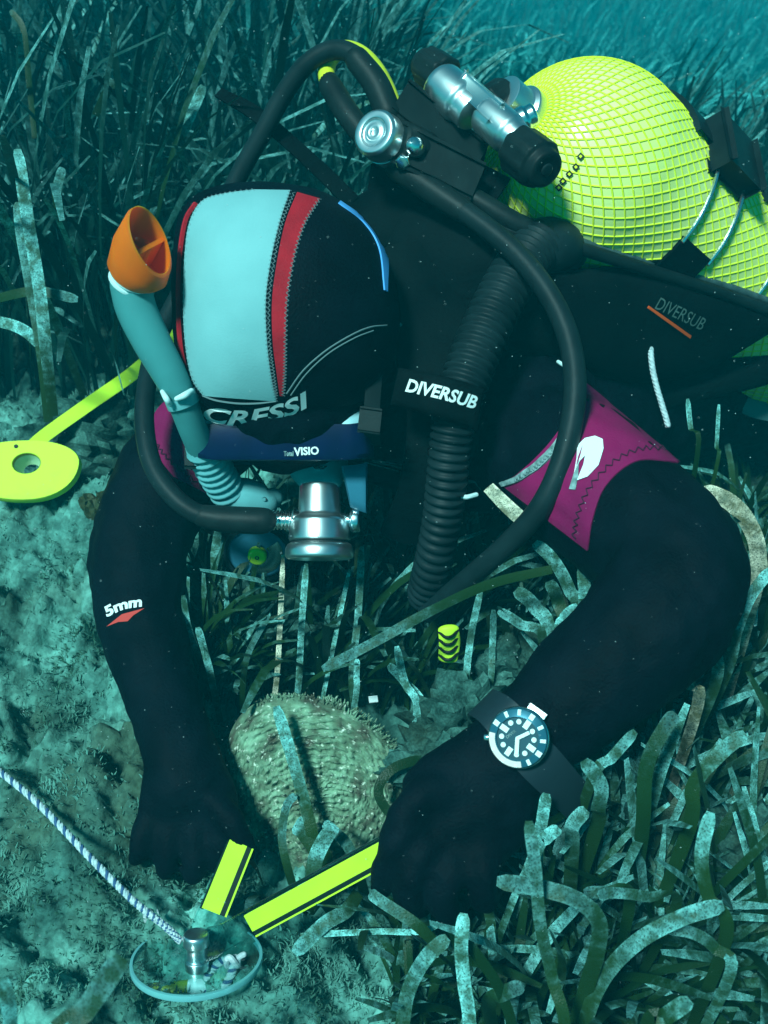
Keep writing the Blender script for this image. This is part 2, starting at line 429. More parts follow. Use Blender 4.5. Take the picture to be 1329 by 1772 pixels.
def leaf_mat(name, green, green2, pale, e0, e1, island=True):
    """green at the foot, pale crust with dark specks towards the tip (uv.y runs along the leaf)"""
    m = mat(name, green, .5, spec=.4); t = m.node_tree; b = t.nodes['Principled BSDF']; L = t.links.new
    uv = t.nodes.new('ShaderNodeUVMap'); sp = t.nodes.new('ShaderNodeSeparateXYZ'); L(uv.outputs[0], sp.inputs[0])
    geo = t.nodes.new('ShaderNodeNewGeometry'); oi = t.nodes.new('ShaderNodeObjectInfo')
    rnd = t.nodes.new('ShaderNodeMath'); rnd.operation = 'ADD'; L(geo.outputs['Random Per Island'], rnd.inputs[0]); L(oi.outputs['Random'], rnd.inputs[1])
    fr = t.nodes.new('ShaderNodeMath'); fr.operation = 'FRACT'; L(rnd.outputs[0], fr.inputs[0])
    tc = t.nodes.new('ShaderNodeTexCoord')
    n1 = t.nodes.new('ShaderNodeTexNoise'); n1.inputs['Scale'].default_value = 150; n1.inputs['Detail'].default_value = 4; L(tc.outputs['Object'], n1.inputs['Vector'])
    n2 = t.nodes.new('ShaderNodeTexNoise'); n2.inputs['Scale'].default_value = 760; n2.inputs['Detail'].default_value = 2; L(tc.outputs['Object'], n2.inputs['Vector'])
    # crust amount = smoothstep(v + noise + random)
    a1 = t.nodes.new('ShaderNodeMath'); a1.operation = 'MULTIPLY_ADD'; a1.inputs[1].default_value = .55; L(n1.outputs[0], a1.inputs[0]); L(sp.outputs[1], a1.inputs[2])
    a2 = t.nodes.new('ShaderNodeMath'); a2.operation = 'MULTIPLY_ADD'; a2.inputs[1].default_value = .55; L(fr.outputs[0], a2.inputs[0]); L(a1.outputs[0], a2.inputs[2])
    cr = t.nodes.new('ShaderNodeMapRange'); cr.interpolation_type = 'SMOOTHSTEP'; cr.inputs[1].default_value = e0; cr.inputs[2].default_value = e1; L(a2.outputs[0], cr.inputs[0])
    n4 = t.nodes.new('ShaderNodeTexNoise'); n4.inputs['Scale'].default_value = 62; n4.inputs['Detail'].default_value = 5; n4.inputs['Roughness'].default_value = .65; L(tc.outputs['Object'], n4.inputs['Vector'])
    pt_ = t.nodes.new('ShaderNodeMapRange'); pt_.inputs[1].default_value = .40; pt_.inputs[2].default_value = .54; pt_.inputs[3].default_value = .22; L(n4.outputs[0], pt_.inputs[0])
    cm = t.nodes.new('ShaderNodeMath'); cm.operation = 'MULTIPLY'; L(cr.outputs[0], cm.inputs[0]); L(pt_.outputs[0], cm.inputs[1]); cr = cm
    sk = t.nodes.new('ShaderNodeMapRange'); sk.inputs[1].default_value = .50; sk.inputs[2].default_value = .68; sk.inputs[4].default_value = .9; L(n2.outputs[0], sk.inputs[0])
    n3 = t.nodes.new('ShaderNodeTexNoise'); n3.inputs['Scale'].default_value = 90; n3.inputs['Detail'].default_value = 6; n3.inputs['Roughness'].default_value = .7; L(tc.outputs['Object'], n3.inputs['Vector'])
    mo = t.nodes.new('ShaderNodeMapRange'); mo.inputs[1].default_value = .38; mo.inputs[2].default_value = .62; L(n3.outputs[0], mo.inputs[0])
    pb = t.nodes.new('ShaderNodeMix'); pb.data_type = 'RGBA'; pb.inputs[6].default_value = (pale[0] * .32, pale[1] * .38, pale[2] * .36, 1); pb.inputs[7].default_value = (*[min(c * 1.25, .8) for c in pale], 1); L(mo.outputs[0], pb.inputs[0])
    pm = t.nodes.new('ShaderNodeMix'); pm.data_type = 'RGBA'; L(pb.outputs[2], pm.inputs[6]); pm.inputs[7].default_value = (.018, .04, .035, 1); L(sk.outputs[0], pm.inputs[0])
    gm = t.nodes.new('ShaderNodeMix'); gm.data_type = 'RGBA'; gm.inputs[6].default_value = (*green, 1); gm.inputs[7].default_value = (*green2, 1); L(fr.outputs[0], gm.inputs[0])
    ed = t.nodes.new('ShaderNodeMath'); ed.operation = 'SUBTRACT'; ed.inputs[1].default_value = .5; L(sp.outputs[0], ed.inputs[0])
    ea = t.nodes.new('ShaderNodeMath'); ea.operation = 'ABSOLUTE'; L(ed.outputs[0], ea.inputs[0])
    er = t.nodes.new('ShaderNodeMapRange'); er.inputs[1].default_value = .30; er.inputs[2].default_value = .48; er.inputs[3].default_value = .82; er.inputs[4].default_value = 1.14; L(ea.outputs[0], er.inputs[0])
    vr = t.nodes.new('ShaderNodeMapRange'); vr.inputs[3].default_value = .35; vr.inputs[4].default_value = 1.6; L(fr.outputs[0], vr.inputs[0])
    vm = t.nodes.new('ShaderNodeMath'); vm.operation = 'MULTIPLY'; L(er.outputs[0], vm.inputs[0]); L(vr.outputs[0], vm.inputs[1])
    hs = t.nodes.new('ShaderNodeHueSaturation'); L(vm.outputs[0], hs.inputs['Value']); L(pm.outputs[2], hs.inputs['Color'])
    x = t.nodes.new('ShaderNodeMix'); x.data_type = 'RGBA'; L(cr.outputs[0], x.inputs[0]); L(gm.outputs[2], x.inputs[6]); L(hs.outputs[0], x.inputs[7]); L(x.outputs[2], b.inputs['Base Color'])
    ro = t.nodes.new('ShaderNodeMapRange'); ro.inputs[3].default_value = .4; ro.inputs[4].default_value = .9; L(cr.outputs[0], ro.inputs[0]); L(ro.outputs[0], b.inputs['Roughness'])
    bn = t.nodes.new('ShaderNodeBump'); bn.inputs['Strength'].default_value = .5; bn.inputs['Distance'].default_value = .001; L(n2.outputs[0], bn.inputs['Height']); L(bn.outputs[0], b.inputs['Normal'])
    return m
PALE = (.14, .38, .36)
M['leaf'] = leaf_mat('seagrass leaf', (.005, .024, .006), (.014, .044, .009), PALE, 1.26, 1.68)
M['leafpale'] = leaf_mat('crusted seagrass leaf', (.009, .036, .009), (.022, .052, .012), (.18, .47, .45), .72, 1.25)
M['leafbrown'] = leaf_mat('brown crusted leaf', (.06, .07, .02), (.09, .08, .03), (.46, .43, .33), .3, .8)
M['meadow'] = leaf_mat('meadow leaf', (.003, .026, .020), (.010, .066, .052), (.11, .30, .29), 1.05, 1.6)
M['hazemeadow'] = leaf_mat('far crusted leaf with haze tint', (.004, .13, .12), (.010, .22, .20), (.07, .44, .44), .80, 1.4)  # crusted leaves, paled to teal so the colour stands in for distant water haze
M['algae'] = mat('turf algae', (.035, .10, .07), .95, spec=.1, col2=(.12, .30, .25), nscale=14, contrast=(.4, .62))
M['algaedark'] = mat('dark leafy algae', (.02, .035, .012), .7, col2=(.04, .05, .02), nscale=40)

# ------------------------------------------------------------------ sea bed
def bed_h(x, y):
    x = np.asarray(x, float); y = np.asarray(y, float)
    mound = .10 / (1 + np.exp((x + .13) / .05)) * np.clip((1.75 - y) / .5, 0, 1)
    foot = .035 * np.exp(-((x - .0) ** 2 / .10 + (y - .36) ** 2 / .03))
    far = .05 * vnoise(x * .9 + 3, y * .9) - np.clip(y - 1.75, 0, 7) * (.03 + .25 / (1 + np.exp(-(x + .15 - .06 * (y - 1.75)) / .22)))
    rough = np.clip((2.6 - y) / 1.0, 0.2, 1)
    left = .45 + .55 / (1 + np.exp((x - .02) / .06))
    d = fbm(x * 5.5, y * 5.5, 3, True) * .050 + fbm(x * 17, y * 17, 2, True) * .028 + fbm(x * 48 + 5, y * 48, 2, True) * .0145 + fbm(x * 130, y * 130, 2, True) * .0045
    return mound + foot + far + d * rough * left
def axis_coords(lo, f0, f1, hi, fine):
    c = list(np.arange(f0, f1, fine)); s = fine; a = f0
    pre = []
    while a > lo: s *= 1.25; a -= s; pre.append(a)
    s = fine; a = c[-1]; post = []
    while a < hi: s *= 1.25; a += s; post.append(a)
    return np.array(pre[::-1] + c + post)
gx = axis_coords(-11, -.72, .62, 11, .0042); gy = axis_coords(-3, .28, 1.75, 14, .0046)
X, Y = np.meshgrid(gx, gy); Z = bed_h(X, Y)
nx, ny = len(gx), len(gy)
me = bpy.data.meshes.new('seabed')
me.vertices.add(nx * ny); me.vertices.foreach_set('co', np.stack([X, Y, Z], -1).astype(np.float32).ravel())
ii = (np.arange(ny - 1)[:, None] * nx + np.arange(nx - 1)[None, :]).ravel()
quad = np.stack([ii, ii + 1, ii + nx + 1, ii + nx], -1).astype(np.int32)
me.loops.add(quad.size); me.loops.foreach_set('vertex_index', quad.ravel())
me.polygons.add(len(quad)); me.polygons.foreach_set('loop_start', np.arange(0, quad.size, 4, dtype=np.int32))
me.update(calc_edges=True)
bed = obj('seabed', me, M['bed'], kind='structure')
def on_bed(x, y): return float(bed_h(x, y))
_ix = np.unique(np.r_[np.arange(0, nx, 3), nx - 1]); _iy = np.unique(np.r_[np.arange(0, ny, 3), ny - 1])
_V = [Vector((float(X[b, a]), float(Y[b, a]), float(Z[b, a]))) for b in _iy for a in _ix]; _m = len(_ix)
BED = BVHTree.FromPolygons(_V, [(b * _m + a, b * _m + a + 1, (b + 1) * _m + a + 1, (b + 1) * _m + a) for b in range(len(_iy) - 1) for a in range(_m - 1)])
def bed_at(px, py):
    d = (P(px, py, 1) - CAM).normalized()
    l, n, k, ds = BED.ray_cast(CAM, d)
    return l if l is not None else CAM + d * 6

# ------------------------------------------------------------------ person
diver = thing('person', 'diver in black wetsuit with magenta shoulders bent face down over the fan mussel', 'person', Vector((.15, 1.05, on_bed(.15, 1.05))))
def pt(l): return [P(*a[:3]) for a in l], [a[3] for a in l]
def T(l, **k):
    a, b = pt(l); return tube(a, b, **k)
lat = CV(.92, .05, -.25).normalized()
parts = []
parts.append(T([(1215, 640, 1.50, (.155, .115)), (1090, 650, 1.40, (.145, .11)), (930, 670, 1.29, (.16, .12)), (790, 690, 1.21, (.165, .12)), (700, 680, 1.17, (.13, .10)), (640, 620, 1.11, (.075, .075)), (580, 580, 1.03, (.065, .065))], ref=CV(.6, .35, -.6), seg=28))
parts.append(T([(400, 700, 1.19, .060), (540, 690, 1.17, .080), (720, 700, 1.16, .090), (880, 720, 1.13, .088), (950, 785, 1.07, .072)], seg=24))
# arm beside the rock
parts.append(T([(420, 700, 1.19, .058), (312, 800, 1.145, .055), (250, 915, 1.11, .0505), (238, 1005, 1.08, .0465), (257, 1120, 1.035, .0395), (283, 1215, .995, .0335), (312, 1305, .965, .0335), (322, 1350, .955, .036)], seg=24))
# arm with the watch
parts.append(T([(915, 770, 1.08, .068), (1016, 836, 1.00, .067), (1108, 912, .945, .062), (1174, 985, .90, .0565), (1130, 1078, .878, .0555), (1010, 1190, .868, .0475), (900, 1285, .868, .0375), (860, 1330, .868, .038)], seg=24))
# palm + fingers by the rock
parts.append(T([(318, 1335, .957, (.036, .030)), (323, 1375, .950, (.042, .025)), (326, 1408, .952, (.045, .021))], ref=RT, seg=20))
for (x0, x1, l) in ((252, 236, -.6), (294, 284, .7), (338, 336, 1.0), (378, 384, .2)):
    parts.append(T([(x0 + 10, 1395, .950, .0110), (x0, 1438, .940, .0108), ((x0 + x1) / 2, 1472 + 12 * l, .940, .0100), (x1, 1496 + 16 * l, .952, .0088)], seg=12))
parts.append(T([(350, 1370, .945, .015), (392, 1410, .930, .0125), (418, 1450, .930, .0110), (428, 1474, .935, .0095)], seg=12))
# palm + fingers holding the caliper
parts.append(T([(868, 1320, .868, (.040, .032)), (818, 1380, .858, (.050, .029)), (785, 1418, .855, (.052, .025))], ref=CV(.72, .69, 0), seg=20))
for (a, b, c, d) in (((742, 1400), (694, 1440), (668, 1500), (660, 1536)), ((775, 1430), (722, 1490), (706, 1556), (730, 1570)),
                     ((808, 1452), (776, 1520), (770, 1572), (796, 1566)), ((850, 1450), (838, 1512), (836, 1552), (852, 1540))):
    parts.append(T([(*a, .852, .0130), (*b, .832, .0122), (*c, .846, .0108), (*d, .872, .0095)], seg=12))
parts.append(T([(785, 1360, .850, .017), (728, 1380, .832, .0135), (690, 1425, .835, .0115), (680, 1466, .850, .0095)], seg=12))
# legs, stretched out behind
for dx, dy in ((-.10, .06), (.08, -.05)):
    h = P(1215, 640, 1.5) + Vector((dx, dy, -.02)); ax = Vector((.72, .66, -.06)).normalized()
    parts.append(tube([h, h + ax * .42 + Vector((0, 0, -.05)), h + ax * .46 + Vector((0, 0, -.05)), h + ax * .82 + Vector((0, 0, .02)), h + ax * .94 + Vector((0, 0, -.01))], [.09, .068, .066, .045, .04], seg=18))
# head inside the hood
parts.append(T([(490, 470, .99, .070), (495, 560, 1.0, .085), (500, 650, 1.0, .080), (505, 690, 1.03, .072)], seg=20))
V, Fc = merge(*parts)
me = bpy.data.meshes.new('body'); me.from_pydata([tuple(v) for v in V], [], Fc)
tmp = bpy.data.objects.new('tmp', me); COL.objects.link(tmp)
md = tmp.modifiers.new('r', 'REMESH'); md.mode = 'VOXEL'; md.voxel_size = .0038
ms = tmp.modifiers.new('s', 'SMOOTH'); ms.factor = .5; ms.iterations = 3
body_me = bpy.data.meshes.new_from_object(tmp.evaluated_get(bpy.context.evaluated_depsgraph_get()))
bpy.data.objects.remove(tmp)
# folds of the suit
nv = len(body_me.vertices); co = np.empty(nv * 3, np.float32); body_me.vertices.foreach_get('co', co); co = co.reshape(-1, 3)
no = np.array([v.normal[:] for v in body_me.vertices])
fold = vnoise(co[:, 0] * 26 + co[:, 2] * 9, co[:, 1] * 26 - co[:, 2] * 21) * .0042 + vnoise(co[:, 0] * 70 + co[:, 1] * 18, co[:, 1] * 30 + co[:, 2] * 62) * .0022
co = co + no * fold[:, None]; body_me.vertices.foreach_set('co', co.astype(np.float32).ravel()); body_me.update()
body = obj('body', body_me, M['neoprene'], diver)
BODY = bvh_of(body_me)
# hood
sil = [(305, 450), (310, 390), (330, 352), (365, 335), (430, 325), (500, 328), (570, 343), (632, 388), (674, 460), (690, 530), (688, 600), (668, 660), (625, 702), (540, 738), (440, 748), (362, 738), (325, 695), (309, 610), (303, 530)]
hc = np.array([497.0, 538.0])
ang = np.array([math.atan2(y - hc[1], x - hc[0]) for x, y in sil]); rad = np.array([math.hypot(x - hc[0], y - hc[1]) for x, y in sil])
o_ = np.argsort(ang); ang, rad = ang[o_], rad[o_]
ang3 = np.r_[ang - 2 * np.pi, ang, ang + 2 * np.pi]; rad3 = np.r_[rad, rad, rad]
def sil_r(a):
    return sum(np.interp((a + d + np.pi) % (2 * np.pi) - np.pi, ang3, rad3) for d in (-.08, 0, .08)) / 3
HZ = .985
def head_surface(scale, nth=72, nph=34, zf=.105, zb=.10, back=math.pi / 2):
    V, Fc = [], []
    for j in range(nph + 1):
        ph = -math.pi / 2 + (back + math.pi / 2) * j / nph
        for i in range(nth):
            a = -math.pi + 2 * math.pi * i / nth
            c = abs(math.cos(ph)) ** .86
            r = sil_r(a) * c * scale
            z = HZ + (math.sin(ph) * (zf if ph < 0 else zb)) * scale
            V.append(P(hc[0] + r * math.cos(a), hc[1] + r * math.sin(a), HZ) + FW * (z - HZ))
    for j in range(nph):
        for i in range(nth):
            Fc.append((j * nth + i, j * nth + (i + 1) % nth, (j + 1) * nth + (i + 1) % nth, (j + 1) * nth + i))
    return V, Fc
hm = head_surface(1.0)
hood = obj('hood', hm, M['neoprene'], diver, label='black diving hood with pale cyan crown panel and red stripe')
HOOD = bvh_of(hm)
white_L = [(440, 330), (388, 337), (350, 350), (329, 388), (321, 450), (319, 530), (323, 600), (334, 655), (353, 684)]
white_R = [(502, 331), (484, 385), (469, 450), (460, 520), (462, 590), (469, 650), (478, 693)]
obj('crown_panel', patch(white_L, white_R, HOOD, 22, 40, off=.0012), M['hoodpanel'], hood)
red_L = [(514, 334), (494, 385), (480, 450), (471, 520), (472, 590), (478, 640), (484, 684)]
red_R = [(553, 345), (526, 390), (508, 450), (497, 520), (494, 590), (493, 640), (490, 684)]
obj('stripe', patch(red_L, red_R, HOOD, 6, 30, off=.0010), M['red'], hood)
obj('stripe', line_on([(340, 354), (323, 384), (313, 450), (311, 530), (315, 600), (326, 652)], HOOD, .0022, 40, off=.0012), M['red'], hood)
obj('side_band', patch([(585, 352), (628, 385), (655, 430), (664, 502)], [(588, 349), (638, 386), (668, 435), (669, 505)], HOOD, 4, 24, off=.0014), M['bluetrim'], hood)
sts = []
for pth, c, a in ((white_R, 110, 2.6), (red_R, 100, 3.2), ([(x - 5, y) for x, y in red_L], 100, 2.2), ([(x + 1, y) for x, y in white_L], 90, 2.2)):
    sts.append(stitch(pth, HOOD, c, a, r=.00032))
[obj('stitching', q, M['thread'], hood) for q in sts]
obj('stitching', line_on([(352, 684), (375, 692), (410, 697), (445, 697), (478, 693)], HOOD, .0009), M['thread'], hood)
obj('seam', merge(line_on([(496, 680), (525, 640), (565, 605), (610, 578), (640, 566), (668, 563)], HOOD, .0007), line_on([(503, 683), (530, 646), (568, 611), (612, 585), (645, 572)], HOOD, .0006)), M['thread'], hood)
obj('lettering', text_on('CRESSI', [(352, 722), (385, 731), (420, 733), (462, 728), (500, 717), (540, 697)], 25, HOOD, shear=.25, bold=.03), M['print'], hood)
obj('ear_vent', merge(line_on([(664, 430), (682, 421), (708, 424)], BODY, .0022, 14, zf=1.02), line_on([(684, 440), (690, 470), (702, 500), (716, 540)], BODY, .0016, 14, zf=1.02), line_on([(690, 560), (703, 572), (715, 592)], BODY, .0013, 10, zf=1.02), line_on([(716, 540), (706, 556), (690, 564)], BODY, .0013, 10, zf=1.02)), M['printgrey'], hood)
# face behind the mask
fv = []
face_pts = [tube([P(505, 650, .99), P(508, 662, 1.03), P(514, 664, 1.07), P(520, 655, 1.11)], [.050, .054, .050, .036], ref=RT, seg=24),
            tube([P(502, 735, 1.015), P(503, 768, 1.045), P(504, 770, 1.055)], [.009, .013, .015], seg=14),
            tube([P(480, 752, 1.082), P(508, 760, 1.080), P(536, 752, 1.082)], [.006, .009, .006], seg=10)]
fv, ff = merge(*face_pts)
fme = bpy.data.meshes.new('face'); fme.from_pydata([tuple(v) for v in fv], [], ff)
tmp = bpy.data.objects.new('tmp', fme); COL.objects.link(tmp)
md = tmp.modifiers.new('r', 'REMESH'); md.mode = 'VOXEL'; md.voxel_size = .003
ms = tmp.modifiers.new('s', 'SMOOTH'); ms.factor = .5; ms.iterations = 4
fme2 = bpy.data.meshes.new_from_object(tmp.evaluated_get(bpy.context.evaluated_depsgraph_get())); bpy.data.objects.remove(tmp)
face = obj('face', fme2, M['skin'], diver)
for sx in (-1, 1):
    obj('eye', lathe([(-.011, .0), (-.008, .008), (0, .0115), (.008, .008), (.0115, 0)], P(503 + sx * 58, 738, 1.0), DN, 16), M['print'], face)
# shoulder panels
mg = obj('shoulder_panel', patch([(1013, 664), (985, 720), (948, 772), (900, 818), (868, 838)], [(1184, 803), (1105, 798), (1050, 840), (1026, 900), (1018, 952)], BODY, 30, 30, off=.0014, zf=1.0), M['magenta'], diver, label='magenta shoulder panel with white oval emblem')
obj('stitching', stitch([(1150, 778), (1105, 780), (1060, 803), (1022, 845), (1003, 890), (996, 930)], BODY, 34, 4, r=.0006, off=.0022), M['thread_dark'], mg)
obj('emblem', poly_on([(1000, 775), (1012, 762), (1030, 758), (1044, 764), (1046, 780), (1036, 808), (1020, 826), (1001, 833), (1012, 806), (1014, 792), (1006, 800), (996, 820), (1000, 795)], BODY, off=.0030, spline=False), M['print'], mg)
obj('emblem', poly_on([(1004, 796), (996, 818), (988, 846), (999, 848), (1003, 826)], BODY, off=.0026), M['printgrey'], mg)
obj('zip', merge(patch([(978, 738), (962, 768), (930, 800), (893, 826), (868, 834)], [(982, 744), (968, 778), (938, 810), (900, 834), (872, 840)], BODY, 4, 24, off=.0034), stitch([(984, 742), (967, 774), (935, 806), (898, 831)], BODY, 44, 3, r=.0006, off=.0044)), M['printgrey'], diver)
mg2 = obj('shoulder_panel', patch([(292, 690), (270, 715), (264, 750), (274, 790), (300, 825)], [(330, 700), (352, 740), (372, 780), (384, 820), (392, 872)], BODY, 20, 20, off=.0014, zf=1.12), M['magenta'], diver, label='plain magenta shoulder panel')
obj('stitching', stitch([(268, 765), (290, 795), (330, 830), (375, 862)], BODY, 22, 3, r=.0006, off=.0024, zf=1.1), M['thread_dark'], mg2)
# prints on the sleeve and chest
obj('lettering', text_on('5mm', [(187, 1068), (215, 1055), (247, 1050)], 17, BODY, bold=.04, shear=.1, zf=1.08), M['print'], diver)
obj('sleeve_mark', poly_on([(187, 1084), (212, 1064), (250, 1054), (232, 1066), (222, 1076), (206, 1077)], BODY, zf=1.08), M['printred'], diver)
sw = [[(634, 862), (648, 858), (662, 866), (655, 874), (645, 869)], [(634, 878), (655, 876), (676, 888), (690, 908), (706, 922)], [(636, 895), (660, 893), (680, 905), (690, 925), (708, 938), (714, 930), (706, 915)],
      [(640, 910), (660, 920), (680, 935), (700, 941), (712, 936)], [(664, 880), (684, 898), (698, 912)]]
obj('chest_swirl', merge(*[line_on(s, BODY, .0006, 20, zf=1.05) for s in sw]), M['printgrey'], diver)

# ------------------------------------------------------------------ diving mask
mask = thing('diving_mask', 'navy blue framed diving mask on the hooded face', 'mask', P(500, 770, .96))
def rrect(hw, hh, r, n=8):
    q = []
    for cx, cy, a0 in ((hw - r, hh - r, 0), (-hw + r, hh - r, 90), (-hw + r, -hh + r, 180), (hw - r, -hh + r, 270)):
        for k in range(n): 
            a = math.radians(a0 + 90 * k / (n - 1)); q.append((cx + r * math.cos(a), cy + r * math.sin(a)))
    return q
def band_loft(rings):
    """rings: list of (points list); quads between"""
    m = len(rings[0]); V = [p for r in rings for p in r]; Fc = []
    for i in range(len(rings) - 1):
        for k in range(m): Fc.append((i * m + k, i * m + (k + 1) % m, (i + 1) * m + (k + 1) % m, (i + 1) * m + k))
    return V, Fc
mc = P(494, 779, 1.006)
def mring(dy, hw, hh, r, dx=0, bow=.006, sag=0):
    # x across the face, y = away from the face (image down), z = towards chin; sides sweep back
    return [mc + RT * (x + dx) + DN * (dy - bow * (abs(x) / .08) ** 3) + FW * y for x, y in rrect(hw, hh, r)]
fr = band_loft([mring(-.016, .077, .046, .02), mring(-.0175, .080, .049, .02), mring(.010, .081, .050, .02), mring(.0135, .079, .048, .02), mring(.0135, .071, .040, .018), mring(-.014, .070, .039, .018), mring(-.016, .077, .046, .02)])
frame_o = obj('frame', fr, M['navy'], mask)
FR = bvh_of(fr)
obj('skirt', band_loft([mring(-.014, .076, .044, .02), mring(-.022, .077, .043, .022, bow=.010), mring(-.031, .076, .036, .025, bow=.014), mring(-.038, .068, .030, .025, bow=.020), mring(-.036, .060, .026, .02, bow=.02)]), M['skirt'], mask)
obj('lens', (mring(.008, .0705, .0395, .018, bow=.012) , [tuple(range(32))]), M['lens'], mask)
obj('lettering', text_on('VISIO', [(509, 788), (530, 787), (552, 786)], 13, FR, off=.0012, bold=.03, zf=.95), M['print'], frame_o)
obj('lettering', text_on('Total', [(491, 788), (508, 788)], 7, FR, off=.0012, bold=.03, zf=.92), M['printgrey'], frame_o)
obj('nose_pocket', pad([P(590, 806, 1.0), P(615, 804, 1.0), P(636, 800, 1.0)], [P(606, 878, 1.01), P(622, 884, 1.01), P(635, 888, 1.01)], .012, 12, 10), M['bluelens'], mask)
obj('strap', ribbon([P(668, 530, 1.0), P(660, 580, .975), P(648, 650, .955), P(643, 720, .948), P(645, 770, .975)], .014, CV(1, .1, .25), .003), M['rubber'], mask)
obj('buckle', box(P(640, 728, .940), CV(.0075, .001, 0), CV(-.001, .009, 0), CV(0, 0, .004), .002), M['rubber'], mask)
obj('buckle', box(P(340, 772, .985), CV(.006, 0, 0), CV(0, .018, 0), CV(0, 0, .010), .003), M['rubber'], mask)

# ------------------------------------------------------------------ snorkel
sn = thing('snorkel', 'teal snorkel with bright orange top beside the hood', 'snorkel', P(340, 780, .95))
tb = [(226, 492, .90, .0170), (236, 535, .905, .0168), (262, 590, .912, .0160), (292, 645, .92, .0145), (314, 690, .932, .0130), (335, 745, .955, .0125), (362, 800, .99, .0140), (392, 850, 1.02, .0150)]
obj('tube', T(tb, n=60, seg=24), M['tealtube'], sn)
obj('bellows', tube([P(350, 775, .975), P(372, 815, 1.0), P(398, 856, 1.025)], [.0150, .0165, .0165], n=70, seg=20, rmod=lambda u: 1 + .07 * math.sin(u * 50)), M['paleclear'], sn)
obj('mouthpiece', T([(398, 856, 1.025, .0165), (425, 862, 1.03, .019), (455, 868, 1.035, .016), (472, 862, 1.04, .010)], seg=18), M['paleclear'], sn)
for (x, y) in ((437, 867), (450, 866), (461, 864)):
    obj('drain_hole', lathe([(-.001, .0), (-.001, .0020), (.001, .0020)], P(x, y, 1.035) - FW * .0168, -FW, 10), M['black'], sn)
ob, oa = P(223, 492, .90), (CV(.50, -.62, -.60)).normalized()
obj('collar', lathe(rounded([(-.003, .0165), (-.003, .0182), (.0, .0182), (.0, .0172), (.002, .0172), (.002, .0186), (.006, .0186), (.006, .0165)], .0008), ob + oa * .004, oa, 28), M['clip'], sn)
# orange top: slanted open cup with an inner partition
oax = oa; xx = (CV(.86, .5, -.1) - oax * CV(.86, .5, -.1).dot(oax)).normalized(); yy = oax.cross(xx)
V, Fc = [], []; m = 36
def oring(d0, tilt, r, ry):
    return [ob + oax * (d0 - tilt * math.cos(2 * math.pi * k / m)) + xx * (r * math.cos(2 * math.pi * k / m)) + yy * (ry * math.sin(2 * math.pi * k / m)) for k in range(m)]
cup = obj('orange_top', band_loft([oring(.006, 0, .0175, .0175), oring(.012, .000, .0235, .0215), oring(.026, .008, .0270, .0235), oring(.044, .015, .0250, .0225), oring(.047, .016, .0225, .021), oring(.030, .010, .0240, .021), oring(.016, .0, .0205, .019), oring(.012, .0, .004, .004)]), M['orange'], sn)
obj('partition', box(ob + oax * .028 + xx * .001, oax * .013, yy * .0205, xx * .0016, .0006), M['orange'], cup)
obj('partition', tube([ob + oax * .022 - xx * .004, ob + oax * .040 - xx * .004], [.009, .0075], seg=18, cap=None), M['orange'], cup)
obj('badge', lathe([(-.0005, 0), (-.0005, .0052), (.0005, .0052)], ob + oax * .013 + xx * .020 - FW * .012, -FW + xx * .5, 18), mat('brown moulded badge', (.30, .05, .005), .5), cup)
obj('keeper', tube([P(281, 678, .915), P(288, 690, .91), P(294, 700, .915)], [.002, .0026, .002], seg=10), M['clip'], sn)
obj('keeper', tube([P(306, 690, .913), P(320, 684, .912), P(331, 676, .918)], [.0022, .0030, .0022], seg=10), M['clip'], sn)
obj('keeper', lathe(rounded([(-.006, .0125), (-.006, .0142), (.006, .0142), (.006, .0125)], .0006), P(314, 690, .932), P(320, 705, .935) - P(310, 680, .93), 26), M['paleclear'], sn)

# ------------------------------------------------------------------ regulator: first stage, hoses, second stage
reg = thing('regulator', 'chrome breathing regulator with black hoses running from the tank to the mouth', 'regulator', P(655, 240, 1.0))
def cyl(name, prof, c, ax, m, par, r=.001, seg=36): return obj(name, lathe(rounded(prof, r), c, ax, seg), m, par)
# first stage
fa = (P(652, 236, .995) - P(790, 290, 1.04)).normalized()
f0 = P(660, 238, 1.0); fcap = (fa * .55 - FW * .8 + RT * -.15).normalized()
cap = cyl('end_cap', [(-.022, .001), (-.022, .0215), (-.006, .0225), (-.006, .0205), (-.003, .0205), (-.003, .0225), (.012, .0215), (.015, .019), (.015, .013), (.0125, .012), (.0125, .008), (.0145, .0075), (.0145, .004), (.011, .0035), (.011, .0001)], f0, fcap, M['chrome'], reg)
cyl('first_stage', [(-.075, .001), (-.075, .017), (-.052, .018), (-.050, .022), (-.020, .022), (-.018, .019), (-.006, .019), (-.006, .001)], f0 + fa * .002, fa, M['rubber'], reg)
obj('port_plug', lathe([(-.010, .009), (0, .0095), (.005, .008), (.008, .005), (.0095, .0001)], P(717, 253, .995), (fcap + CV(.25, .1, -.2)).normalized(), 20), M['chrome2'], reg)
obj('port_plug', lathe(rounded([(-.01, .0075), (.004, .0075), (.006, .006), (.006, .0001)], .001), P(697, 278, 1.0), CV(-.1, .6, -.7), 6), M['chrome2'], reg)
obj('yoke', box(P(760, 235, 1.03), CV(.034, .024, .010), CV(-.006, .010, 0) * 1.2, CV(.0, .0, .02), .004), M['rubber'], reg)
obj('yoke', box(P(745, 285, 1.02), CV(.040, .018, .006), CV(-.006, .014, 0), CV(.0, .0, .018), .004), M['rubber'], reg)
obj('yoke_screw', lathe(rounded([(-.03, .001), (-.03, .013), (.012, .014), (.016, .012), (.016, .001)], .002), P(745, 210, 1.03), CV(-.6, -.55, -.2), 24), M['rubber'], reg)
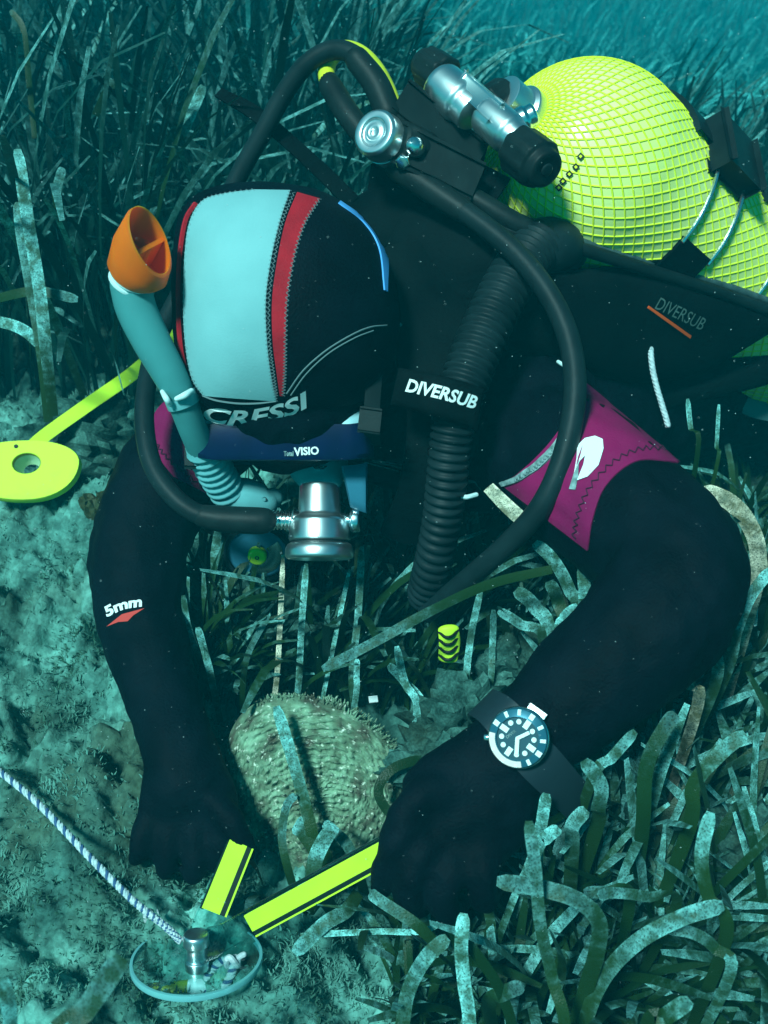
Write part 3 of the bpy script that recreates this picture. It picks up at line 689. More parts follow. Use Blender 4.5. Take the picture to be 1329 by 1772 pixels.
# hoses
H1 = [(668, 190, 1.01), (648, 140, 1.015), (615, 97, 1.02), (575, 87, 1.03), (530, 112, 1.04), (490, 165, 1.055), (452, 235, 1.07), (415, 300, 1.085), (370, 400, 1.10), (310, 510, 1.10), (272, 590, 1.08), (254, 665, 1.05), (250, 735, 1.03), (262, 800, 1.015), (292, 850, 1.005), (335, 886, 1.0), (385, 898, 1.0)]
obj('hose', tube([P(*h) for h in H1], .0092, n=120, seg=16), M['rubber2'], reg)
obj('hose_sleeve', tube([P(*h) for h in [(672, 195, 1.008), (650, 145, 1.013), (618, 103, 1.018)]], [.0125, .0125, .0115], n=20, seg=18), M['rubber'], reg)
obj('hose_sleeve', T([(352, 893, 1.0, .0105), (385, 898, 1.0, .0120), (440, 901, 1.0, .0125), (456, 901, 1.0, .0120)], seg=18), M['rubber'], reg)
obj('hose', tube([P(*h) for h in [(622, 226, 1.02), (590, 180, 1.03), (567, 140, 1.04), (568, 108, 1.05), (590, 86, 1.055), (622, 92, 1.06), (652, 122, 1.065), (676, 170, 1.07), (690, 230, 1.07)]], .0082, n=70, seg=16), M['yellowhose'], reg, label='yellow hose arching over the first stage')
obj('hose_sleeve', T([(625, 228, 1.018, .0115), (598, 192, 1.025, .0115), (574, 152, 1.037, .0112), (570, 143, 1.04, .010)], seg=18), M['rubber'], reg)
obj('hose', tube([P(*h) for h in [(690, 290, 1.02), (750, 330, 1.01), (820, 378, .995), (890, 435, .98), (950, 510, .965), (985, 590, .955), (995, 680, .945), (978, 780, .94), (940, 870, .945), (880, 940, .97), (800, 1010, 1.02), (740, 1060, 1.07)]], .0098, n=110, seg=16), M['rubber2'], reg)
obj('hose_sleeve', tube([P(*h) for h in [(690, 290, 1.02), (745, 327, 1.01), (800, 364, 1.0)]], [.013, .0125, .011], n=20, seg=18), M['rubber'], reg)
obj('hose', tube([P(*h) for h in [(760, 310, 1.03), (830, 350, 1.02), (900, 390, 1.02), (960, 408, 1.03)]], .010, n=40, seg=16), M['rubber'], reg)
# second stage
sc = P(553, 900, 1.02); sa = CV(0, 1, -.10).normalized(); k = 1.02 / F
ss = obj('second_stage', lathe(rounded([(-70 * k, 20 * k), (-66 * k, 22 * k), (-62 * k, 35 * k), (-10 * k, 37 * k), (-2 * k, 50 * k), (34 * k, 53 * k), (36 * k, 50 * k), (40 * k, 50 * k), (42 * k, 55 * k), (50 * k, 59 * k), (64 * k, 59 * k), (68 * k, 54 * k), (68 * k, .0001)], .0022), sc, sa, 48), M['chrome'], reg)
obj('groove', lathe([(36.5 * k, 49 * k), (36.5 * k, 52 * k), (38.5 * k, 52 * k), (38.5 * k, 49 * k)], sc, sa, 48), M['rubber'], ss)
obj('rubber_band', lathe(rounded([(-74 * k, 18 * k), (-74 * k, 24 * k), (-67 * k, 24 * k), (-67 * k, 18 * k)], .0008), sc, sa, 32), M['rubber'], ss)
obj('connector', lathe(rounded([(-100 * k, 15 * k)] + [(q * k, r * k) for j in range(8) for q, r in ((-100 + j * 6.5, 17.5), (-97 + j * 6.5, 17.5), (-96.5 + j * 6.5, 14.5), (-94 + j * 6.5, 14.5))] + [(-44 * k, 20 * k), (-30 * k, 20 * k)], .0003), sc, CV(1, 0, 0), 28), M['chrome2'], ss)
obj('knob', lathe(rounded([(30 * k, 13 * k), (46 * k, 13 * k), (46 * k, 11 * k), (54 * k, 11 * k), (55 * k, 20 * k), (60 * k, 22 * k), (70 * k, 21 * k), (72 * k, 16 * k), (71 * k, .0001)], .001), sc, CV(1, 0, -.12), 32), M['steel'], ss)
obj('mouth_tube', T([(556, 836, 1.02, (.020, .012)), (552, 815, 1.03, (.027, .015)), (545, 790, 1.04, (.030, .017)), (525, 772, 1.045, (.022, .012))], ref=RT, seg=24), M['paleclear'], reg)
obj('tube_clamp', lathe(rounded([(-92 * k, 15 * k), (-92 * k, 21 * k), (-80 * k, 21 * k), (-80 * k, 15 * k)], .0006), sc, sa, 28), M['chrome2'], reg)

# backup regulator hanging behind
bk = thing('backup_regulator', 'round backup regulator with lime button hanging under the chrome one', 'regulator', P(445, 960, 1.10))
ba = (-FW * .8 + DN * .5).normalized(); bc = P(447, 952, 1.10)
bh = obj('housing', lathe(rounded([(-.028, .001), (-.028, .022), (-.012, .031), (.000, .032), (.004, .031), (.006, .027), (.004, .022), (.004, .0001)], .002), bc, ba, 40), M['bluelens'], bk)
obj('rim', lathe(rounded([(.002, .0315), (.002, .034), (.008, .034), (.008, .030)], .0008), bc, ba, 40), M['rubber2'], bk)
obj('button', lathe(rounded([(.004, .0001), (.004, .0095), (.0105, .0095), (.012, .008), (.0112, .003), (.0112, .0001)], .001), bc + ba * .002, ba, 32), M['lime'], bk)
obj('button_ring', lathe([(.0138, .0012), (.0142, .0017), (.0138, .0022)], bc + ba * .0003, ba, 16), M['black'], bk)
obj('faceplate', lathe([(.0062, .011), (.0075, .018), (.0062, .025)], bc, ba, 40, a0=math.radians(20), a1=math.radians(170)), M['steel'], bk)
obj('hose', tube([P(425, 935, 1.11), P(395, 925, 1.13), P(360, 905, 1.15), P(340, 860, 1.18)], .008, n=30, seg=12), M['rubber'], bk)

# ------------------------------------------------------------------ tank
tank = thing('scuba_tank', 'pale yellow scuba tank in a yellow net on the back of the diver', 'scuba tank', P(1180, 420, 1.25))
TA = P(1016, 290, 1.10); tax = CV(.69, .29, .66).normalized(); TR = .1025
prof = [(-TR * 1.02, .014)] + [(-TR * math.sin(a), TR * math.cos(a)) for a in np.linspace(1.42, 0, 26)] + [(.02, TR), (.10, TR), (.20, TR), (.30, TR), (.40, TR), (.46, TR)] + [(.46 + .05 * math.sin(a), TR * math.cos(a)) for a in np.linspace(.2, 1.5, 8)] + [(.51, .0001)]
tk = lathe(prof, TA, tax, 72)
obj('cylinder', tk, M['tank'], tank)
TANK = bvh_of(tk)
ta, tx, ty = frame(tax, tax.orthogonal())
def tpt(s, ph, lift):                    # s = arc length from the equator (negative on the dome)
    if s < 0:
        a = min(-s / TR, 1.45); return TA - ta * ((TR + lift) * math.sin(a)) + (tx * math.cos(ph) + ty * math.sin(ph)) * ((TR + lift) * math.cos(a))
    return TA + ta * s + (tx * math.cos(ph) + ty * math.sin(ph)) * (TR + lift)
NV_, NF_ = [], []
NST = 50
for sgn in (-1, 1):
    for q in range(NST):
        ph0 = 2 * math.pi * q / NST; ph = ph0
        ss_ = list(np.arange(-1.36 * TR, 0, .0075)) + list(np.arange(0, .46, .0125)); prev = None
        ring = []
        for i, s in enumerate(ss_):
            if i:
                ds = s - ss_[i - 1]; rr_ = TR * math.cos(min(max(-s, 0) / TR, 1.45)); sl_ = .78 if s < 0 else .78
                ph += sgn * sl_ * ds / max(TR * .55 + rr_ * .45, .02)
            c = tpt(s, ph, .0004); r_ = (c - tpt(s, ph, -.01)).normalized()
            t_ = (tpt(s + .003, ph + sgn * .02, .0008) - c).normalized(); sd_ = r_.cross(t_).normalized()
            hw, hh = (.00095, .0005)
            ring.append([c + sd_ * hw, c + r_ * hh, c - sd_ * hw, c - r_ * hh])
        b = len(NV_)
        for g in ring: NV_ += g
        for i in range(len(ring) - 1):
            for k_ in range(4): NF_.append((b + i * 4 + k_, b + i * 4 + (k_ + 1) % 4, b + i * 4 + 4 + (k_ + 1) % 4, b + i * 4 + 4 + k_))
obj('net', (NV_, NF_), M['net'], tank)
for i, (x, y) in enumerate(((1005, 271), (997, 289), (986, 301), (975, 313), (968, 324))):
    d = 7
    obj('stamp', poly_on([(x - d, y), (x, y - d), (x + d, y), (x, y + d)], TANK, off=.0021), M['black'], tank)
    obj('stamp', poly_on([(x - 3, y), (x, y - 3), (x + 3, y), (x, y + 3)], TANK, off=.0024), M['net'], tank)
obj('boot', lathe(rounded([(.41, TR + .001), (.41, TR + .006), (.515, TR + .006), (.53, .08), (.53, .0001)], .003), TA, tax, 48), M['rubber'], tank)
cyl('neck', [(-TR * 1.32, .001), (-TR * 1.32, .019), (-TR * 1.10, .019), (-TR * 1.08, .024), (-TR * .98, .024), (-TR * .95, .02)], TA, tax, M['chrome'], tank)
# valve crossbar, lying across the neck
va = (P(925, 283, .965) - P(762, 140, 1.02)).normalized()
v0 = P(785, 165, 1.01); v1 = P(862, 215, .985)
cyl('valve_body', [(-.022, .001), (-.022, .019), (-.017, .021), (.012, .021), (.016, .018), (.030, .018), (.030, .001)], v0, va, M['chrome'], tank, .003)
cyl('valve_body', [(-.020, .001), (-.020, .015), (-.016, .018), (.016, .0185), (.020, .016), (.034, .015), (.034, .001)], v1, va, M['chrome'], tank, .003)
obj('valve_bridge', box((v0 + v1) / 2 - FW * .006 - DN * .006, va * .026, CV(.5, -.6, 0).normalized() * .010, FW * .010, .003), M['chrome2'], tank)
obj('outlet', lathe(rounded([(-.01, .012), (.012, .012), (.014, .010), (.020, .010), (.022, .007), (.022, .0001)], .001), P(890, 215, .985), CV(.75, -.35, -.2), 24), M['chrome2'], tank)
def knob(c, ax, r, l):
    V, Fc = lathe(rounded([(-l, .001), (-l, r * .9), (-l * .9, r), (l * .55, r), (l * .62, r * .82), (l, r * .78), (l * 1.05, r * .62), (l * 1.0, r * .35), (l * .97, .0001)], .0015), c, ax, 48)
    a_, x_, y_ = frame(ax, ax.orthogonal()); out = []
    for v in V:
        d = v - c; q = d.dot(a_); rad_ = d - a_ * q
        if q < l * .5 and rad_.length > r * .85: rad_ = rad_ * (1 + .05 * math.cos(8 * math.atan2(rad_.dot(y_), rad_.dot(x_))))
        out.append(c + a_ * q + rad_)
    return out, Fc
kn = obj('valve_knob', knob(P(920, 275, .962), (va + CV(.05, .1, -.35)).normalized(), .0215, .022), M['rubber'], tank)
ka = (va + CV(.05, .1, -.35)).normalized()
obj('screw', lathe(rounded([(0, .0001), (.0, .006), (.002, .006), (.0025, .004), (.0025, .0001)][::-1], .0004), P(920, 275, .962) + ka * .0215, ka, 20), M['rubber2'], kn)
obj('valve_knob', knob(P(752, 122, 1.03), -va + CV(0, 0, .3), .0185, .020), M['rubber'], tank)
obj('valve_knob', knob(P(862, 172, 1.02), CV(.6, -.5, .4).normalized(), .017, .016), M['rubber'], tank)

# ------------------------------------------------------------------ buoyancy jacket
bc_ = thing('buoyancy_jacket', 'black buoyancy jacket holding the tank, with corrugated inflator hose', 'buoyancy jacket', P(1000, 600, 1.2))
wing = pad([P(690, 352, 1.08), P(780, 352, 1.05), P(850, 400, 1.03), P(950, 462, 1.04), P(1070, 462, 1.08), P(1140, 470, 1.10), P(1250, 495, 1.15), P(1390, 545, 1.21)],
           [P(640, 560, 1.08), P(740, 590, 1.07), P(850, 600, 1.06), P(960, 632, 1.10), P(1090, 660, 1.17), P(1205, 640, 1.21), P(1330, 552, 1.215)], .055, 60, 22)
wg = obj('wing', wing, M['jacket'], bc_)
WING = bvh_of(wing)
obj('piping', tube([P(*h) for h in [(866, 384, 1.022), (960, 405, 1.03), (1040, 430, 1.055), (1130, 456, 1.085), (1250, 493, 1.135), (1390, 543, 1.20)]], .0042, n=60, seg=10), M['trim'], wg)
obj('piping', tube([P(*h) for h in [(862, 396, 1.02), (960, 417, 1.028), (1130, 470, 1.083), (1250, 508, 1.135), (1390, 560, 1.20)]], .0065, n=60, seg=10), M['rubber'], wg)
obj('lettering', text_on('DIVERSUB', [(1131, 533), (1170, 551), (1212, 571)], 22, WING, bold=.0, shear=.15, zf=1.12), M['printdark'], wg)
obj('underline', patch([(1120, 533), (1155, 558), (1193, 585)], [(1122, 529), (1157, 553), (1195, 580)], WING, 3, 12, off=.0016, zf=1.12), M['printorange'], wg)
obj('back_pad', T([(612, 395, 1.10, .030), (680, 400, 1.11, .054), (790, 412, 1.13, .056), (890, 470, 1.16, .05)], seg=20), M['jacket'], bc_)
obj('shoulder_strap', ribbon([P(690, 430, 1.04), P(735, 540, 1.02), P(760, 640, 1.01), P(770, 720, 1.015), P(745, 840, 1.04), P(700, 930, 1.09)], [.07, .075, .075, .07, .06, .05], CV(.95, .1, .1), .012, arch=.12), M['jacket'], bc_)
obj('harness', pad([P(1080, 650, 1.19), P(1180, 650, 1.21), P(1290, 610, 1.24), P(1380, 580, 1.27)], [P(1090, 720, 1.22), P(1190, 690, 1.24), P(1300, 668, 1.27), P(1390, 640, 1.30)], .04, 30, 12), M['jacket'], bc_)
hz = [(935, 418, 1.03), (905, 455, 1.015), (872, 505, 1.0), (840, 570, .985), (812, 640, .972), (790, 705, .968), (779, 770, .975), (772, 840, .99), (763, 910, 1.01), (748, 980, 1.04), (735, 1030, 1.08)]
obj('corrugated_hose', tube([P(*h) for h in hz], [.022, .0225, .0215, .021, .0205, .019, .0175, .0175, .017, .017, .017], n=330, seg=26, rmod=lambda u: 1 + .085 * max(-1, min(1, 2.2 * math.sin(u * 2 * math.pi * 47)))), M['rubber2'], bc_)
obj('elbow', T([(905, 440, 1.03, .020), (935, 428, 1.035, .027), (965, 428, 1.045, .026), (985, 438, 1.06, .018)], seg=22), M['rubber2'], bc_)
fl = pad([P(690, 636, .965), P(765, 650, .938), P(838, 672, .955)], [P(676, 700, .965), P(752, 722, .940), P(826, 746, .960)], .016, 24, 12)
flap = obj('hose_flap', fl, M['jacket'], bc_); FLAP = bvh_of(fl)
obj('lettering', text_on('DIVERSUB', [(703, 677), (762, 690), (820, 707)], 21, FLAP, bold=.03, shear=.15, zf=.94), M['print'], flap)
obj('strap', ribbon([P(378, 160, 1.10), P(440, 195, 1.09), P(500, 245, 1.08), P(560, 300, 1.08), P(610, 350, 1.08)], [.012, .016, .016, .017, .018], CV(-.5, .75, -.3), .003), M['jacket'], bc_)
spl = ribbon([P(378, 160, 1.10), P(440, 195, 1.09), P(500, 245, 1.08), P(560, 300, 1.08), P(610, 350, 1.08)], [.012, .016, .016, .017, .018], CV(-.5, .75, -.3), .003)
obj('lettering', text_on('SUB DIVE SUB', [(420, 190), (470, 222), (512, 258)], 8, bvh_of(spl), off=.0008, zf=1.09), M['printdark'], bc_) if False else None
obj('strap', ribbon([P(640, 310, 1.09), P(700, 300, 1.07), P(800, 300, 1.05), P(870, 330, 1.04)], .03, CV(.1, .9, -.3), .004), M['jacket'], bc_)
obj('chest_label', patch([(713, 765), (716, 800)], [(748, 768), (748, 808)], bvh_of(body_me, merge(wing)), 6, 6, off=.012, zf=1.0), M['blue'], bc_)
obj('d_ring', tube([P(795, 858, .99), P(808, 860, .985), P(824, 856, .99)], .0022, n=12, seg=8), M['clip'], bc_)
obj('cord', merge(*[tube([P(1126 + 30 * math.sin(t * 1.5) * t + 2 * math.cos(q + t * 40), 602 + 135 * t, 1.12) + FW * (.0022 * math.sin(q + t * 40)) for t in np.linspace(0, 1, 60)], .0020, n=60, seg=6) for q in (0, 2.1, 4.2)]), M['ropewhite'], bc_)
obj('clip', tube([P(966, 626, .99), P(972, 630, .985), P(980, 637, .99)], .0018, n=10, seg=8), M['clip'], bc_)
obj('tank_pad', pad([P(1105, 415, 1.09), P(1140, 388, 1.09), P(1166, 372, 1.095), P(1208, 400, 1.12)], [P(1045, 458, 1.08), P(1110, 470, 1.09), P(1170, 480, 1.11), P(1232, 492, 1.14)], .03, 20, 10), M['jacket'], bc_)
# tank bands with wire loops
def tband(s0, s1, p0, p1, lift, n=30):
    V, Fc = [], []
    for i in range(n + 1):
        ph = p0 + (p1 - p0) * i / n
        for s, l in ((s0, -.0005), (s0, lift), (s1, lift), (s1, -.0005)): V.append(tpt(s, ph, l))
    for i in range(n):
        for k_ in range(3): Fc.append((i * 4 + k_, i * 4 + k_ + 1, i * 4 + 5 + k_, i * 4 + 4 + k_))
    return V, Fc
# angle of a tank point facing a given pixel
def tph(px, py):
    l, n = cast(px, py, TANK); r_ = l - TA; s = r_.dot(ta); r_ = r_ - ta * s
    return s, math.atan2(r_.dot(ty), r_.dot(tx))
sA, pA = tph(1180, 300); sB, pB = tph(1222, 420); sC, pC = tph(1165, 175)
def ang_between(a, b): return (b - a + math.pi) % (2 * math.pi) - math.pi
dirn = 1 if ang_between(pA, pB) > 0 else -1
for s0 in (.062, .205):
    obj('tank_band', tband(s0, s0 + .05, pA + dirn * .42, pA + dirn * 3.6, .004), M['jacket'], bc_)
    obj('tank_band', tband(s0 - .03, s0 + .045, pA - dirn * .52, pA - dirn * 2.7, .006), M['rubber2'], bc_)
    q = pA - dirn * .52
    ctr = tpt(s0 + .025, q, .010); r_ = (tpt(s0 + .025, q, .1) - ctr).normalized(); tg = ta.cross(r_)
    bk_ = obj('buckle', box(ctr, ta * .030, tg * .026, r_ * .011, .006), M['rubber'], bc_)
    for sw_ in (.0, .05):
        obj('wire_loop', tube([tpt(s0 + sw_, pA - dirn * .36, .009), tpt(s0 + sw_ + .001, pA - dirn * .10, .006), tpt(s0 + sw_ + .002, pA + dirn * .20, .004), tpt(s0 + sw_ + .002, pA + dirn * .46, .003)], .0023, n=16, seg=8), M['chrome2'], bc_)
obj('striped_grip', T([(776, 1088, 1.03, (.0098, .004)), (778, 1112, 1.03, (.0100, .004)), (775, 1140, 1.03, (.0092, .004))], ref=RT, seg=18), M['lime'], bc_, label='lime and black striped grip hanging below the chest')
for y in (1094, 1107, 1120, 1133):
    obj('grip_band', tube([P(760, y, 1.03), P(770, y + 8, 1.022), P(782, y + 7, 1.022), P(793, y - 4, 1.03)], .0014, n=14, seg=6), M['black'], bc_)

# ------------------------------------------------------------------ wrist watch
wt = thing('wristwatch', 'steel diving watch with blue bezel and black strap on the gloved wrist', 'watch', P(898, 1278, .83))
wn = (CAM - P(898, 1278, .83)).normalized(); wn = (wn + CV(-.16, .10, 0)).normalized()
wc = P(898, 1276, .822); k = .822 / F
tw = CV(.57, -.82, 0); tw = (tw - wn * tw.dot(wn)).normalized()          # towards the twelve mark
sx_ = tw.cross(wn).normalized()
cs = obj('case', lathe(rounded([(-.010, .001), (-.010, 44 * k), (-.006, 52 * k), (.002, 54 * k), (.004, 51 * k), (.004, 40 * k)], .0012), wc, wn, 56), M['steel'], wt)
bz = obj('bezel', lathe(rounded([(.003, 38 * k), (.0075, 37 * k), (.0075, 36.5 * k), (.0062, 50 * k), (.0035, 51.5 * k), (.001, 51.5 * k)], .0006), wc, wn, 56), M['bezel'], wt)
obj('dial', lathe([(.0050, .0001), (.0050, 38 * k)], wc, wn, 48), M['dial'], wt)
def dial_box(r, a, hw, hh, z=.0056, m='lume', par=wt, name='hour_marker', off=0):
    d = tw * math.cos(a) + sx_ * math.sin(a); e = d.cross(wn)
    return obj(name, box(wc + wn * z + d * (r * k), d * (hh * k), e * (hw * k), wn * .0004, .0002), M[m], par, smooth=False)
for h in range(12):
    a = 2 * math.pi * h / 12
    if h in (0, 3, 6, 9): dial_box(28, a, 4.2, 7)
    else: obj('hour_marker', lathe([(.0060, .0001), (.0060, 4.4 * k), (.0050, 4.6 * k)], wc + (tw * math.cos(a) + sx_ * math.sin(a)) * (28 * k), wn, 14), M['lume'], wt)
    dial_box(44, a, 2.5 if h % 3 else 4, 4.5, z=.0070, par=bz, name='bezel_mark')
V, Fc = [], []
for a in np.linspace(2.4, 4.3, 24):
    d = tw * math.cos(a) + sx_ * math.sin(a)
    V += [wc + wn * .0077 + d * (39 * k), wc + wn * .0070 + d * (49.5 * k)]
for i in range(23): Fc.append((2 * i, 2 * i + 1, 2 * i + 3, 2 * i + 2))
obj('bezel_scale', (V, Fc), mat('pale pink bezel scale', (.75, .62, .58), .4), bz)
dial_box(10, .5, 2.6, 12, z=.0066, name='hour_hand'); dial_box(14, 2.6, 3, 13, z=.0072, name='minute_hand')
obj('lettering', text_on('DIVER', [(878, 1278), (894, 1266)], 5, bvh_of(lathe([(.0052, .0001), (.0052, 38 * k)], wc, wn, 30)), off=.0004), M['printgrey'], wt)
obj('crown', lathe(rounded([(50 * k, .0001), (50 * k, 7 * k), (62 * k, 7 * k), (63 * k, .0001)], .0008), wc - wn * .003, (-sx_ * .8 - tw * .6), 20), M['chrome2'], wt)
obj('guard', box(wc - wn * .003 + tw * (52 * k), tw * (5 * k), sx_ * (15 * k), wn * .002, .001), M['chrome'], wt)
sdir = CV(.70, .71, 0)
obj('strap', ribbon([P(905, 1288, .828), P(940, 1325, .828), P(975, 1362, .842), P(1004, 1392, .866), P(1010, 1402, .885)], [.033, .033, .031, .030, .030], CV(.72, -.69, .1), .0035, arch=.05), M['strap'], wt)
obj('strap', ribbon([P(892, 1268, .828), P(866, 1238, .832), P(846, 1222, .846), P(832, 1216, .87), P(838, 1230, .905)], [.032, .030, .028, .028, .028], CV(.72, -.69, .1), .0035, arch=.05), M['strap'], wt)

# ------------------------------------------------------------------ fan mussel
fan = thing('fan_mussel', 'large crusted fan mussel standing upright in the bed between the gloved hands', 'shell', P(560, 1490, 1.04))
fsil = [(482, 1204), (430, 1222), (400, 1262), (390, 1320), (392, 1380), (408, 1430), (440, 1480), (500, 1530), (580, 1545), (650, 1500), (690, 1440), (706, 1380), (700, 1325), (670, 1280), (620, 1238), (560, 1212), (520, 1204)]
fc = np.array([545.0, 1360.0]); FZ = 1.0
fa_ = np.array([math.atan2(y - fc[1], x - fc[0]) for x, y in fsil]); fr_ = np.array([math.hypot(x - fc[0], y - fc[1]) for x, y in fsil]); o_ = np.argsort(fa_); fa_, fr_ = fa_[o_], fr_[o_]
def fsil_r(a): return np.interp(a, np.r_[fa_ - 2 * np.pi, fa_, fa_ + 2 * np.pi], np.r_[fr_, fr_, fr_])
def shell_depth(x, y): return FZ + .030 * (y - 1205) / 300.0
def valve(sign, nth=150, nr=90):
    th = np.linspace(-np.pi, np.pi, nth, endpoint=False); rr = np.linspace(0, 1, nr) ** .8
    A, R = np.meshgrid(th, rr); r = (fsil_r(A) + fsil_r(A + .1) + fsil_r(A - .1)) / 3 * R
    x = fc[0] + r * np.cos(A); y = fc[1] + r * np.sin(A)
    dome = np.sqrt(np.maximum(1 - R ** 2.2, 0)) * .034
    d = np.hypot((x - 560) * .95, (y - 1500) * 1.0) + 9 * vnoise(x / 26, y / 26)            # growth lines round the narrow end
    saw = (d / 10.5) % 1.0
    ridge = np.clip(saw ** 1.6, 0, 1) * .0055 * (.55 + .8 * (vnoise(x / 13 + 4, y / 13) + .45)) + fbm(x / 11, y / 11, 3, True) * .0038 + vnoise(x / 3.6, y / 3.6) * .0020
    h = dome + ridge * np.clip((1 - R) * 14, 0.15, 1)
    V = []
    for xi, yi, hi in zip(x.ravel(), y.ravel(), h.ravel()): V.append(P(xi, yi, shell_depth(xi, yi)) - FW * (sign * hi))
    Fc = []
    for i in range(nr - 1):
        for k_ in range(nth):
            q = (i * nth + k_, i * nth + (k_ + 1) % nth, (i + 1) * nth + (k_ + 1) % nth, (i + 1) * nth + k_); Fc.append(q if sign < 0 else q[::-1])
    return V, Fc
obj('valve', valve(1), M['shell'], fan); obj('valve', valve(-1, 60, 20), M['shell'], fan)
sp = []
for i in range(420):
    a = random.uniform(-2.2, .12); r = float(fsil_r(a)) * random.uniform(.965, 1.005)
    x, y = fc[0] + r * math.cos(a), fc[1] + r * math.sin(a)
    L = random.uniform(3, 13) * (1.0 if a > -1.5 else .5); b = a + random.uniform(-.5, .5)
    p0 = P(x, y, shell_depth(x, y)) - FW * random.uniform(-.008, .012); p1 = p0 + CV(math.cos(b), math.sin(b), random.uniform(-.6, .5)) * (L * FZ / F)
    sp.append(tube([p0, p1], [.0011, .0004], n=2, seg=4, cap=None))
obj('rim_spines', merge(*sp), M['shell'], fan, kind='stuff')

# ------------------------------------------------------------------ caliper and rope
cal = thing('caliper', 'clear acrylic caliper with lime strips held round the shell', 'caliper', P(340, 1660, .93))
hub = P(340, 1645, .885); hup = Vector((0, .50, .86)).normalized()
CALM = []
def arm(a, b, wd, zoff=0):
    A, B = P(*a), P(*b); d = (B - A).normalized(); s = d.cross(-FW).normalized(); n_ = s.cross(d).normalized()
    if n_.dot(FW) > 0: n_ = -n_
    c = (A + B) / 2; L = (B - A).length / 2
    return c, d, s, n_, L, wd
for nm, a, b, s0, s1, wd in (('left', (340, 1648, .885), (416, 1460, .925), .36, .99, .022), ('right', (340, 1648, .880), (700, 1452, .875), .26, .985, .020)):
    c, d, s, n_, L, wd = arm(a, b, wd)
    A = c - d * L
    CALM.append(box(c, d * L, s * (wd / 2), n_ * .003))
    ao = obj('arm', box(c, d * L, s * (wd / 2), n_ * .003, .001), M['acrylic'], cal)
    e0, e1 = A + d * (2 * L * s0), A + d * (2 * L * s1); cc = (e0 + e1) / 2; hl = (e1 - e0).length / 2
    obj('strip', box(cc + n_ * .0044 - s * (wd * .08), d * hl, s * (wd * .34), n_ * .0007, .0003), M['lime'], ao)
    sg = 1 if s.dot(CV(.6, .6, 0)) > 0 else -1
    obj('edge_band', box(cc + n_ * .0042 + s * (sg * wd * .36), d * hl, s * (wd * .10), n_ * .0006, .0002), M['blackedge'], ao)
    obj('strip', box(cc + n_ * .0040 + s * (sg * wd * .50), d * hl, s * (wd * .035), n_ * .0006, .0002), M['lime'], ao)  # thin lime line: the strip's reflection in the acrylic edge, modelled as a solid
    obj('edge_band', box(cc - n_ * .0040 - s * (sg * wd * .44), d * hl * 1.01, s * (wd * .07), n_ * .0006, .0002), M['blackedge'], ao)
obj('disc', lathe(rounded([(-.0015, .0001), (-.0015, .052), (.0015, .052), (.0015, .0001)], .0008), hub - hup * .008, hup, 64), M['acrylic'], cal)
obj('disc_rim', lathe(rounded([(-.0025, .0505), (-.0025, .0530), (.0025, .0530), (.0025, .0505)], .0008), hub - hup * .008, hup, 64), M['paleclear'], cal)
obj('bolt', lathe(rounded([(-.016, .0001), (-.016, .0095), (-.008, .0100), (-.007, .0080), (.004, .0080), (.005, .0105), (.013, .0105), (.015, .0095), (.015, .0001)], .001), hub, hup, 32), M['chrome'], cal)
obj('washer', lathe(rounded([(-.001, .012), (-.001, .024), (.001, .024), (.001, .012)], .0005), hub + hup * .004, hup, 40), M['acrylic'], cal)
obj('grip_tube', tube([P(210, 1706, .905), P(255, 1712, .90), P(300, 1711, .897), P(350, 1706, .895)], .0055, n=24, seg=14), M['acrylic'], cal)
obj('grip_sleeve', tube([P(258, 1712, .900), P(300, 1711, .897), P(330, 1708, .896)], .0060, n=14, seg=14), mat('olive sleeve', (.22, .30, .03), .5), cal)
obj('grip_ferrule', tube([P(332, 1708, .896), P(352, 1706, .895)], .0066, n=4, seg=14), M['clip'], cal)
def rope(name, pts, r, turns, par=None, ns=3):
    q = [Vector(x) for x in catmull([tuple(p) for p in pts], 160)]; ob_ = []
    a = (q[1] - q[0]).orthogonal().normalized(); fr2 = []
    for i in range(160):
        t = (q[min(i + 1, 159)] - q[max(i - 1, 0)]).normalized(); a = (a - t * a.dot(t)).normalized(); fr2.append((a, t.cross(a)))
    for s in range(ns):
        pp = [q[i] + (fr2[i][0] * math.cos(2 * math.pi * (turns * i / 159 + s / ns)) + fr2[i][1] * math.sin(2 * math.pi * (turns * i / 159 + s / ns))) * r * .52 for i in range(160)]
        ob_.append(obj('strand', tube(pp, r * .56, n=160, seg=7), M['ropewhite'] if s < ns - 1 else M['ropeblue'], par))
    return ob_
def bedP(px, py, gap=.045):
    b = bed_at(px, py); return CAM + (b - CAM) * (1 - gap)
rp = thing('rope', 'thin twisted white and blue rope stretched over the algae to the caliper', 'rope', P(150, 1480, .95))
rope('rope', [bedP(-30, 1312), bedP(60, 1385), bedP(150, 1478), bedP(230, 1558), P(285, 1602, .885), P(312, 1628, .885)], .0031, 30, rp)
obj('knot', tube([P(262 + 9 * math.cos(t), 1585 + 8 * math.sin(t * 2), .918 - .004 * math.sin(t)) for t in np.linspace(0, 6.2, 20)], .0028, n=40, seg=8), M['ropewhite'], rp)
lp = thing('rope_loop', 'short white rope loop knotted beside the caliper bolt', 'rope', P(385, 1690, .89))
rope('loop', [P(352, 1706, .893), P(360, 1722, .889), P(374, 1722, .887), P(392, 1702, .885), P(404, 1672, .887), P(398, 1660, .889), P(376, 1668, .892), P(360, 1690, .894), P(354, 1712, .896)], .0034, 13, lp)
obj('knot', tube([P(402 + 10 * math.cos(t), 1664 + 7 * math.sin(t * 2 + .5), .886 - .004 * math.sin(t)) for t in np.linspace(0, 6.2, 20)], .0026, n=40, seg=8), M['ropewhite'], lp)
